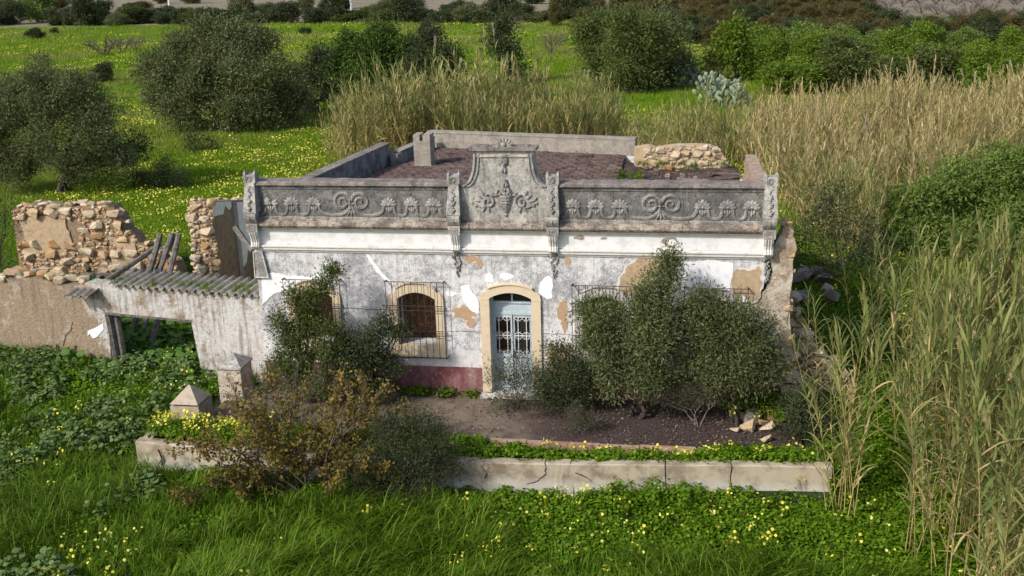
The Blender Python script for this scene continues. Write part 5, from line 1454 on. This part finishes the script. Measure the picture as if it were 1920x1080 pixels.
# greenish-purple twigs of a second bush against the red band
f = at(560, 790, 0); t = thing('bare_bush', 'bare purplish bush standing in the courtyard behind the yellowing bush', 'bush', (f[0], -2.3, .02))
segs = []; tips = []
for i in range(9):
    a = R(-50+100*i/8); d = unit(np.array([math.sin(a), rg.normal()*.3, math.cos(a)])); branch(segs, (rg.normal()*.15, rg.normal()*.12, -.03), d, .8, .022, 3, rg, fan=2, wob=.3, ang=.5, up=.1, tips=tips, shrink=.64)
obj('stem', seg_mesh('stem', segs, M['purpletwig'], 3), None, t)
P = np.array([q[0] for q in tips]); idx = rg.choice(len(P), 1600); Pl = P[idx]+rg.normal(size=(1600, 3))*.05
V, Q = leaf_quads(Pl, unit(rg.normal(size=(1600, 3))), .055, .03, rg); obj('foliage', np_mesh('foliage', V, Q, rg.random(1600), [M['shrubgreen']]), None, t)

plant('dark_shrub', 'deep green shrub crowding the shade right behind the house corner', 'shrub', [(1535,420,46),(1600,445,52,-.6),(1510,470,40,-.5),(1580,500,38,-1),(1640,480,40,-1),(1560,375,34,.5)], 11.0, (1560,540), M['olivedk'], 80, 24, .16, .04, .2, 3, 30)
plant('purple_scrub', 'purplish dry scrub low on the courtyard beside the door step', 'shrub', [(1010,772,26),(1040,780,24),(985,782,16)], -1.3, (1015,800), M['litter'], 420, 14, .05, .016, .08, 6, 31, r0=.014, twig=40, sq=.7, bark='purpletwig')
plant('round_shrub', 'large rounded bright green shrub among the reeds', 'shrub', [(1790,375,78),(1712,405,56,-1),(1862,350,72),(1745,450,66,-1),(1850,440,80,-1),(1935,340,70),(1680,440,40,-1),(1800,480,60,-1.5),(1930,440,70,-1)], 15.5, (1800,520), M['bright'], 120, 26, .17, .055, .17, 3, 11, r0=.1)
plant('olive_tree', 'grey green olive tree on a dark forked trunk left in the meadow', 'tree', [(62,195,66),(140,195,54),(188,238,48),(35,265,60),(120,265,62,-.8),(185,290,46),(25,325,50),(155,325,28),(225,300,26),(-25,235,60),(82,152,40),(20,180,40)], 23.7, (125,372), M['oliveback'], 85, 26, .17, .046, .18, 2, 12, r0=.20, low=-.6)
plant('olive_bush', 'small dark bush leaning out from behind the forked olive tree', 'bush', [(250,272,26),(235,292,20),(262,290,16)], 25.5, (248,318), M['olivedk'], 110, 18, .18, .05, .2, 2, 13)
plant('dark_bush', 'very dark low bush on the meadow above the rubble wall', 'bush', [(300,335,28),(335,338,22),(268,340,20),(315,315,18)], 25.0, (300,362), M['olivedk'], 130, 20, .14, .035, .2, 3, 14)
plant('dark_bush', 'dark bush with sparse crown standing alone in the yellow flowers', 'bush', [(370,268,20),(352,275,15),(392,272,15),(362,255,11)], 36.0, (370,288), M['olivedk'], 90, 18, .18, .05, .22, 3, 15)
plant('olive_tree', 'huge many lobed olive thicket, biggest crown in the meadow', 'tree', [(330,130,50),(298,175,40,-1),(275,135,22),(390,105,55),(450,95,52),(508,115,46),(540,170,38),(470,165,60,-1.5),(400,178,56,-1.5),(350,205,42,-1.5),(450,208,42,-2),(515,205,40,-1),(385,62,26),(440,62,26),(480,75,26),(560,200,24),(345,85,28)], 45.5, (430,248), M['oliveback'], 38, 28, .26, .072, .27, 4, 16, r0=.3)
plant('carob_tree', 'dense round dark green carob tree behind the reeds', 'tree', [(648,112,36),(700,85,42),(742,110,36),(690,140,46,-1),(620,125,28),(760,90,22),(660,75,22),(720,60,22)], 64.5, (700,188), M['carob'], 34, 26, .29, .12, .28, 2, 17, r0=.3)
plant('dark_tree', 'dull dark tree touching the right flank of the round carob tree', 'tree', [(822,112,38),(798,90,24),(850,122,26),(785,135,30),(812,65,13)], 61.0, (820,155), M['olivedk'], 24, 24, .34, .10, .4, 2, 18, r0=.2)
plant('dark_tree', 'dull dark tree filling the gap between the olive thicket and the carob', 'tree', [(588,150,34),(572,190,28),(612,180,30),(600,110,16)], 53.0, (590,225), M['olivedk'], 30, 22, .30, .09, .36, 2, 19, r0=.2)
plant('dark_tree', 'slim dark tree standing alone between the yellow flower strips', 'tree', [(938,72,28),(955,100,24),(972,140,20),(965,165,16),(945,50,15)], 72.0, (965,185), M['olivedk'], 24, 22, .36, .10, .4, 2, 20, r0=.2)
plant('pine_tree', 'tall soft crowned tree at the left of the grove behind the reeds', 'tree', [(1108,75,34),(1120,110,36),(1095,60,20),(1130,45,24)], 70, (1115,160), M['grove'], 36, 26, .30, .085, .34, 2, 21, r0=.2)
plant('pine_tree', 'tall light green tree in the middle of the grove behind the reeds', 'tree', [(1170,55,34),(1180,115,48),(1210,85,40),(1160,150,32),(1220,60,26),(1195,160,36)], 64, (1180,192), M['grove'], 38, 26, .30, .085, .34, 2, 22, r0=.25)
plant('pine_tree', 'dark tree at the right of the grove behind the reeds', 'tree', [(1250,75,32),(1262,110,32),(1235,45,28),(1240,140,34)], 68, (1245,170), M['oliveback'], 24, 26, .38, .10, .42, 2, 23, r0=.2)
plant('bright_tree', 'yellow green tree beside the prickly pears', 'tree', [(1368,85,28),(1398,112,24),(1350,118,18),(1380,65,16),(1412,132,16)], 72, (1375,150), M['orchard'], 22, 24, .40, .15, .42, 2, 24, r0=.2)
plant('rusty_bush', 'rust brown dry bush behind the prickly pears', 'bush', [(1320,132,18),(1345,140,16),(1300,125,12)], 70, (1325,155), M['brownleaf'], 24, 22, .30, .08, .36, 2, 25, bark='twig')
plant('edge_bush', 'dark bush at the picture edge in front of the rubble wall', 'bush', [(-8,430,36),(-14,490,40),(12,392,18),(-20,530,40)], 6.5, (-12,560), M['olivedk'], 120, 20, .12, .03, .18, 2, 26)

# ------------------------------------------------------------------ prickly pears
pm = MB().blob((0, 0, .24), .20, .035, .26, 8, 5).mesh('pad', True); pm.materials.append(M['cactus'])
a_ = pm.attributes.new('tint', 'FLOAT', 'FACE'); a_.data.foreach_set('value', np.random.default_rng(1).random(len(pm.polygons)).astype(np.float32))
rg = random.Random(61)
for px_, py_ in ((1262,152),(1276,140),(1290,166),(1306,160),(1322,184),(1340,176),(1358,198),(1376,192),(1385,205)):
    p = at(px_, py_, 0)
    t = thing('prickly_pear', 'pale grey green prickly pear cactus in the row at the meadow edge', 'cactus', (p[0], p[1], 0), rg.uniform(0, 6), 'row of prickly pears')
    for k in range(33):
        h = rg.uniform(0, 1.5); q = 1.35*(1-h/2.4)
        obj('pad', pm, None, t, (rg.uniform(-q, q), rg.uniform(-q, q), h), (rg.uniform(-.7, .7), rg.uniform(-.6, .6), rg.uniform(0, 6.3)), rg.uniform(.75, 1.15))

# ------------------------------------------------------------------ far trees from a few crowns
def proto(mat, seed, n, leaves, L, W, flat=1.0, lob=6):
    rg = np.random.default_rng(seed); lb = [((0, 0, .42), (.33, .33, .40))]
    for i in range(17):
        d = unit(rg.normal(size=3)+np.array([0, 0, .25])); q = rg.uniform(.11, .20)
        lb.append((np.array([0, 0, .45])+d*np.array([.36, .36, .40]), (q, q, q)))
    V, Q, T = crown_arrays(lb, n, leaves, L, W, .04, rg, low=-.8, inner=.1)
    return np_mesh('crown', V, Q, T, [mat])
tr_segs = [(np.array([0, 0, -.05]), np.array([.02, 0, .25]), .035, .028), (np.array([.02, 0, .25]), np.array([.14, .05, .55]), .022, .01), (np.array([.02, 0, .25]), np.array([-.12, .06, .55]), .022, .01), (np.array([.02, 0, .25]), np.array([.0, -.12, .6]), .02, .01)]
TRUNK = seg_mesh('trunk', tr_segs, M['bark'], 5)
def vol_n(n): return n
FAR = {k: [proto(M[k], 500+10*j+i, 1100, 16, .065, .026) for i in range(3)] for j, k in enumerate(('olivedk', 'shrubgreen', 'orchard', 'brownleaf', 'bright', 'olive'))}
rgf = random.Random(71)
def far_tree(name, label, cat, px, py, wpx, hpx, kind, group=None):
    p = at(px, py, 0); z = depth(p); w_ = wpx*z/FPX; h = hpx*z/FPX*1.03
    t = thing(name, label, cat, (p[0], p[1], -.03), rgf.uniform(0, 6.28), group)
    obj('crown', rgf.choice(FAR[kind]), None, t, None, None, (w_, w_, h)); obj('trunk', TRUNK, None, t, None, None, (w_, w_, h))
    return t
far_tree('small_bush', 'small dark bush alone in the upper left meadow', 'bush', 67, 76, 34, 22, 'olivedk')
far_tree('small_bush', 'dark bush on the flowers left of the olive thicket', 'bush', 196, 156, 48, 38, 'olivedk')
far_tree('small_bush', 'tiny dark bush under the hedge between the poles', 'bush', 573, 68, 26, 18, 'olivedk')
far_tree('small_bush', 'tiny pale bush near the bare trees', 'bush', 103, 66, 18, 14, 'shrubgreen')
far_tree('dark_tree', 'small dark tree peeping over the round carob tree', 'tree', 800, 72, 34, 30, 'olivedk')
far_tree('hedge_tree', 'bright green tree in the far hedge, lightest of the row', 'tree', 70, 42, 70, 62, 'bright')
far_tree('rusty_tree', 'narrow rust brown tree in the far hedge', 'tree', 1040, 52, 30, 46, 'brownleaf')
px_ = -30
while px_ < 1120:
    wd = rgf.uniform(38, 72)
    if not (40 < px_ < 100):
        far_tree('hedge_tree', 'dark green tree in the far hedge at the end of the meadow', 'tree', px_, 48+rgf.uniform(-4, 3)-.004*px_, wd, rgf.uniform(22, 40)*(1.6 if rgf.random() < .25 else 1), rgf.choice(('olivedk', 'olivedk', 'olivedk', 'olive', 'shrubgreen', 'olivedk')), 'trees of the far hedge')
    px_ += wd*rgf.uniform(.38, .62)
px_ = -30
while px_ < 1300:
    wd = rgf.uniform(24, 60)
    if rgf.random() < .8: far_tree('scrub_bush', 'low bush scattered on the dry land beyond the hedge', 'bush', px_, rgf.uniform(6, 32), wd, rgf.uniform(12, 26), rgf.choice(('olivedk', 'olive', 'brownleaf', 'olivedk')), 'bushes beyond the hedge')
    px_ += wd*rgf.uniform(.6, 1.3)
# orchard on the right
for py_, h_, w_, x0_, kinds in ((176, 78, 104, 1480, ('orchard', 'orchard', 'shrubgreen')), (140, 68, 92, 1450, ('orchard',)), (112, 58, 78, 1440, ('orchard', 'orchard', 'bright')), (90, 42, 56, 1300, ('orchard', 'brownleaf', 'olivedk')), (72, 36, 50, 1290, ('brownleaf', 'olivedk', 'brownleaf')), (56, 32, 44, 1100, ('brownleaf', 'brownleaf', 'olivedk')), (42, 30, 40, 1080, ('brownleaf', 'olivedk')), (28, 26, 36, 1120, ('brownleaf',)), (14, 24, 34, 1180, ('brownleaf', 'olivedk')), (2, 22, 32, 1250, ('brownleaf',))):
    px_ = x0_
    while px_ < 2010:
        far = py_ < 60
        k_ = rgf.choice(kinds)
        if px_ < 1330 and py_ > 60: k_ = 'olivedk'
        lab = {'orchard': 'glossy yellow green orchard tree in the rows beyond the reeds', 'bright': 'light green orchard tree in the rows beyond the reeds', 'brownleaf': 'russet leaved tree on the far orchard slope', 'shrubgreen': 'dull green tree among the glossy orchard rows', 'olivedk': 'dark tree scattered in the far orchard'}[k_]
        if far and px_ > 1640 and py_ < 45: px_ += w_*.8; continue
        far_tree('orchard_tree', lab, 'tree', px_, py_+rgf.uniform(-5, 5), w_*rgf.uniform(.8, 1.3), h_*rgf.uniform(.75, 1.3), k_, 'orchard trees: '+k_.replace('olivedk', 'dark').replace('brownleaf', 'russet').replace('shrubgreen', 'dull green').replace('bright', 'light green').replace('orchard', 'glossy green'))
        px_ += w_*rgf.uniform(.78, 1.12)
# leafless trees
def bare_proto(seed, lv=4):
    rg = np.random.default_rng(seed); segs = []
    for i in range(5):
        a = 2*math.pi*i/5+rg.random(); d = unit(np.array([math.cos(a)*.8, math.sin(a)*.8, .8])); branch(segs, (0, 0, .04), d, .30, .018, lv-1, rg, fan=3, wob=.22, ang=.5, up=.12, shrink=.66)
    segs.append((np.array([0, 0, -.05]), np.array([0, 0, .06]), .03, .022))
    return seg_mesh('branches', segs, M['purpletwig'], 3)
BARE = [bare_proto(81), bare_proto(82)]
def bare_tree(px, py, wpx, hpx, label, group):
    p = at(px, py, 0); z = depth(p); w_ = wpx*z/FPX*.8; h = hpx*z/FPX*1.0
    t = thing('bare_tree', label, 'tree', (p[0], p[1], -.03), rgf.uniform(0, 6), group); obj('branches', rgf.choice(BARE), None, t, None, None, (w_, w_, h*1.05))
bare_tree(200, 106, 95, 54, 'leafless fruit tree leftmost of the three in the upper meadow', 'bare fruit trees in the meadow')
bare_tree(230, 101, 60, 46, 'leafless fruit tree in the middle of the three in the upper meadow', 'bare fruit trees in the meadow')
bare_tree(256, 97, 55, 44, 'leafless fruit tree nearest the olive thicket in the upper meadow', 'bare fruit trees in the meadow')
bare_tree(1035, 104, 76, 66, 'purplish bare round tree beside the grove', None)
bare_tree(967, 56, 50, 36, 'purplish bare bush in front of the far hedge', None)
px_ = 1620
for py_ in (40, 26, 13, 3):
    px_ = 1610+rgf.uniform(-30, 40)
    while px_ < 2000:
        bare_tree(px_, py_+rgf.uniform(-7, 7), rgf.uniform(36, 70), rgf.uniform(20, 38), 'greyish bare tree on the far slope above the orchard', 'bare trees on the far slope'); px_ += rgf.uniform(26, 42)
# poles
for px_, py_, lab in ((320, 34, 'white pole in front of the hedge over the olive thicket'), (660, 36, 'white pole standing above the round carob tree'), (956, 14, 'white pole farthest off, by the dark hedge tree')):
    p = at(px_, py_, 0)
    b = MB(); b.tube([(0, 0, -.2), (0, 0, 4.5), (0, 0, 9)], [.26, .22, .17], 8); b.box(-.9, .9, -.08, .08, 8.3, 8.45)
    o = b.build('utility_pole', M['pole']); o.location = (p[0], p[1], 0); tag(o, lab, 'pole', None, 'thing')

# ------------------------------------------------------------------ reeds
def cane_arrays(seed, H, green=.5, nl=22, plume=False, lw=.046, ll=(.40, .72)):
    rng = np.random.default_rng(seed); V = []; Q = []; T = []; MI = []
    bend = rng.uniform(.02, .16)*H; az = rng.uniform(0, 6.28); bd = np.array([math.cos(az), math.sin(az), 0])
    def ax_(t): return bd*bend*t*t+np.array([0, 0, H*t])
    n = 6; r = .014
    for k in range(n+1):
        c = ax_(k/n)
        for j in range(4): V.append(c+np.array([math.cos(j*1.571), math.sin(j*1.571), 0])*r*(1-.6*k/n))
    for k in range(n):
        for j in range(4): Q.append((k*4+j, k*4+(j+1) % 4, (k+1)*4+(j+1) % 4, (k+1)*4+j)); T.append(rng.random()); MI.append(0)
    la = rng.uniform(0, 6.28)
    for i in range(nl):
        t = .22+.78*(i/(nl-1))**.85; p = ax_(min(t, 1)); a = la+math.pi*(i % 2)+rng.normal()*.5
        L = rng.uniform(*ll)*(1 if t < .85 else .75); ph = rng.uniform(.25, .6)*(1.25 if t < .8 else .6); cv = rng.uniform(.5, 1.6)*(1 if t < .85 else .5)
        h = np.array([math.cos(a), math.sin(a), 0]); sd = np.array([-math.sin(a), math.cos(a), 0])
        tint = (rng.random()*.62 if rng.random() < green*(.35+.9*t) else rng.uniform(.72, 1)); b0 = len(V); w0 = lw*rng.uniform(.7, 1.15)
        for k in range(5):
            u = k/4; w_ = w0*(.75+.5*u if u < .3 else 1.0)*(1-u**2.2)*.5+.001; sdk = unit(sd+np.array([0, 0, .3*math.sin(3*u+i)]))
            V += [p-sdk*w_, p+sdk*w_]; ph2 = ph+cv*u*u*1.4
            p = p+(h*math.sin(ph2)+np.array([0, 0, 1])*math.cos(ph2))*L/4
        for k in range(4): Q.append((b0+2*k, b0+2*k+1, b0+2*k+3, b0+2*k+2)); T.append(tint); MI.append(1)
    if plume:
        top = ax_(1.0)
        for i in range(16):
            b0 = len(V); a = rng.uniform(0, 6.28); s = top+np.array([0, 0, rng.uniform(0, .5)]); e = s+np.array([math.cos(a)*.07, math.sin(a)*.07, .28]); sd = np.array([-math.sin(a), math.cos(a), 0])*.022
            V += [s-sd*.4, s+sd*.4, e+sd, e-sd]; Q.append((b0, b0+1, b0+2, b0+3)); T.append(rng.random()); MI.append(2)
    return np.array(V), np.array(Q), np.array(T), np.array(MI)
def cane_mesh(seed, H, mat, **k):
    V, Q, T, MI = cane_arrays(seed, H, **k)
    return np_mesh('reed', V, Q, T, [M['stalk'], mat, M['plume']], MI)
RA = [cane_mesh(600+i, 3.6+.25*i, M['reed'], green=(.6, .35, .5, .25, .6, .4)[i], nl=24, lw=.075, ll=(.5, .9)) for i in range(6)]
RB = [cane_mesh(620+i, 4.0+.25*i, M['reeddry'], green=(.7, .2, .45, .65, .25, .5)[i], nl=24, lw=.075, ll=(.5, .9)) for i in range(6)]
RP = [cane_mesh(640+i, 5.6+.3*i, M['reed'], green=.3, nl=8, lw=.06, plume=True) for i in range(2)]
rng = np.random.default_rng(90)
def px_region(poly, n):
    """points on the ground inside an outline drawn on the ground through the view"""
    G = np.array([at(a, b, 0)[:2] for a, b in poly]); lo, hi = G.min(0), G.max(0); out = []
    while len(out) < n:
        q = lo+(hi-lo)*rng.random(2); c = False; j = len(G)-1
        for i in range(len(G)):
            if (G[i, 1] > q[1]) != (G[j, 1] > q[1]) and q[0] < (G[j, 0]-G[i, 0])*(q[1]-G[i, 1])/(G[j, 1]-G[i, 1])+G[i, 0]: c = not c
            j = i
        if c: out.append(q)
    return np.array(out)
def reeds(name, polys, protos, smin, smax, label, tilt=.10, plume=0):
    P = np.concatenate([px_region(p, n) for p, n in polys]); ok = ~blocked(P[:, 0], P[:, 1]) & ((fb(P[:, 0], P[:, 1], .38, 44) > .40) | (rng.random(len(P)) < .35)); P = P[ok]
    n = len(P); var = rng.integers(0, len(protos), n); pr = list(protos)
    if plume:
        pr += RP; var = np.where(rng.random(n) < plume, len(protos)+rng.integers(0, 2, n), var)
    scatter(name, np.c_[P, zg(P[:, 0], P[:, 1])], rnd_rot(n, rng, tilt), (smin+(smax-smin)*np.clip(2.2*(fb(P[:, 0], P[:, 1], .42, 40)-.28)*(.45+.75*rng.random(n)), 0, 1.25)), pr, var, label)
reeds('reed_bed', [([(615,302),(650,272),(900,268),(1150,268),(1170,300),(900,318),(640,318)], 1500), ], RA, .62, 1.22, 'tangled bed of brownish reeds behind the house', .20, .012)
reeds('low_reed_bed', [([(1175,290),(1400,285),(1410,335),(1175,335)], 330)], RA, .42, .82, 'lower ragged reeds behind the broken rear wall of the house', .22, .02)
reeds('tall_reed_bed', [([(1395,300),(1500,255),(1640,235),(1990,225),(1990,330),(1640,430),(1560,470),(1490,440),(1440,400)], 2400)], RB+RA[:4], .50, .86, 'tall straw coloured reed bed beyond the right side of the house', .20, .012)
reeds('reed_bed_edge', [([(1480,455),(1560,470),(1640,520),(1640,470),(1560,440)], 90)], RA, .6, .9, 'shaded reeds at the foot of the tall reed bed', .12)
CT = [cane_mesh(660+i, 3.4+.3*i, M['reed'], green=(.8, .55, .7, .4)[i], nl=28, lw=.072, ll=(.5, .95)) for i in range(4)]
reeds('cane_thicket', [([(1690,720),(1760,660),(2040,620),(2040,960),(1760,930)], 170), ([(1780,960),(2040,900),(2040,1350),(1900,1350)], 70)], CT, .62, 1.0, 'dense thicket of canes filling the right side behind the single canes', .14)
# canes that stand singly in the foreground: each a thing
FC = []
for i in range(9):
    H_ = 3.5+.28*i; V, Q, T, MI = cane_arrays(700+i, H_, green=.80, nl=30, lw=.062, ll=(.48, .90))
    s = MI == 0
    st = np_mesh('stalk', V, Q[s], T[s], [M['stalk']]); lv = np_mesh('leaves', V, Q[~s], T[~s], [M['reed']]); FC.append((H_, st, lv))
rgc = random.Random(91)
def cane(p, hmin, hmax, label, group, lean=(0, 0)):
    H_, st, lv = rgc.choice(FC); s = rgc.uniform(hmin, hmax)/H_
    o = obj('giant_cane', st, None, None, (p[0], p[1], float(zg(p[0], p[1]))), (rgc.gauss(0, .12)+lean[1], rgc.gauss(0, .12)+lean[0], rgc.uniform(0, 6.28)), s)
    tag(o, label, 'cane', group, 'thing'); obj('leaves', lv, None, o)
for i in range(13):
    p = at(1572+rgc.gauss(0, 18), 972+rgc.gauss(0, 12), -.36); cane(p, 2.9, 4.4, 'green giant cane in the small clump at the right end of the low wall', 'canes at the low wall end', (rgc.gauss(-.05, .05), 0))
for i in range(3):
    p = at(1505+i*22, 800+i*10, -.2); cane(p, 2.8, 3.6, 'slim green cane growing by the pointed gate pillar', 'canes by the gate pillar', (-.03, 0))
P = px_region([(1690,1010),(1760,960),(2040,930),(2040,1330),(1860,1330),(1740,1130)], 110)
for q in P: cane(q, 3.0, 4.6, 'leafy giant cane in the dense foreground stand beside the grass', 'canes in the foreground stand')
P = px_region([(1640,800),(1700,735),(2020,720),(2020,930),(1760,945),(1680,930)], 95)
for q in P: cane(q, 2.8, 4.4, 'leafy giant cane in the stand between the tumbled wall and the foreground', 'canes in the middle stand')
P = px_region([(1590,720),(1640,660),(2000,630),(2000,730),(1690,740)], 80)
for q in P: cane(q, 2.6, 4.0, 'leafy giant cane standing behind the others beside the tumbled wall', 'canes beside the tumbled wall')
for i in range(5):
    p = at(1700+i*48, 905+rgc.uniform(-30, 30), -.3); a = rgc.uniform(-1.2, -.4)
    o = obj('dry_cane', FC[i][1], None, None, (p[0], p[1], .2), (rgc.uniform(-.4, .3), a, 0), .8); tag(o, 'bare dry cane fallen slantwise through the green canes', 'cane', 'fallen dry canes', 'thing')
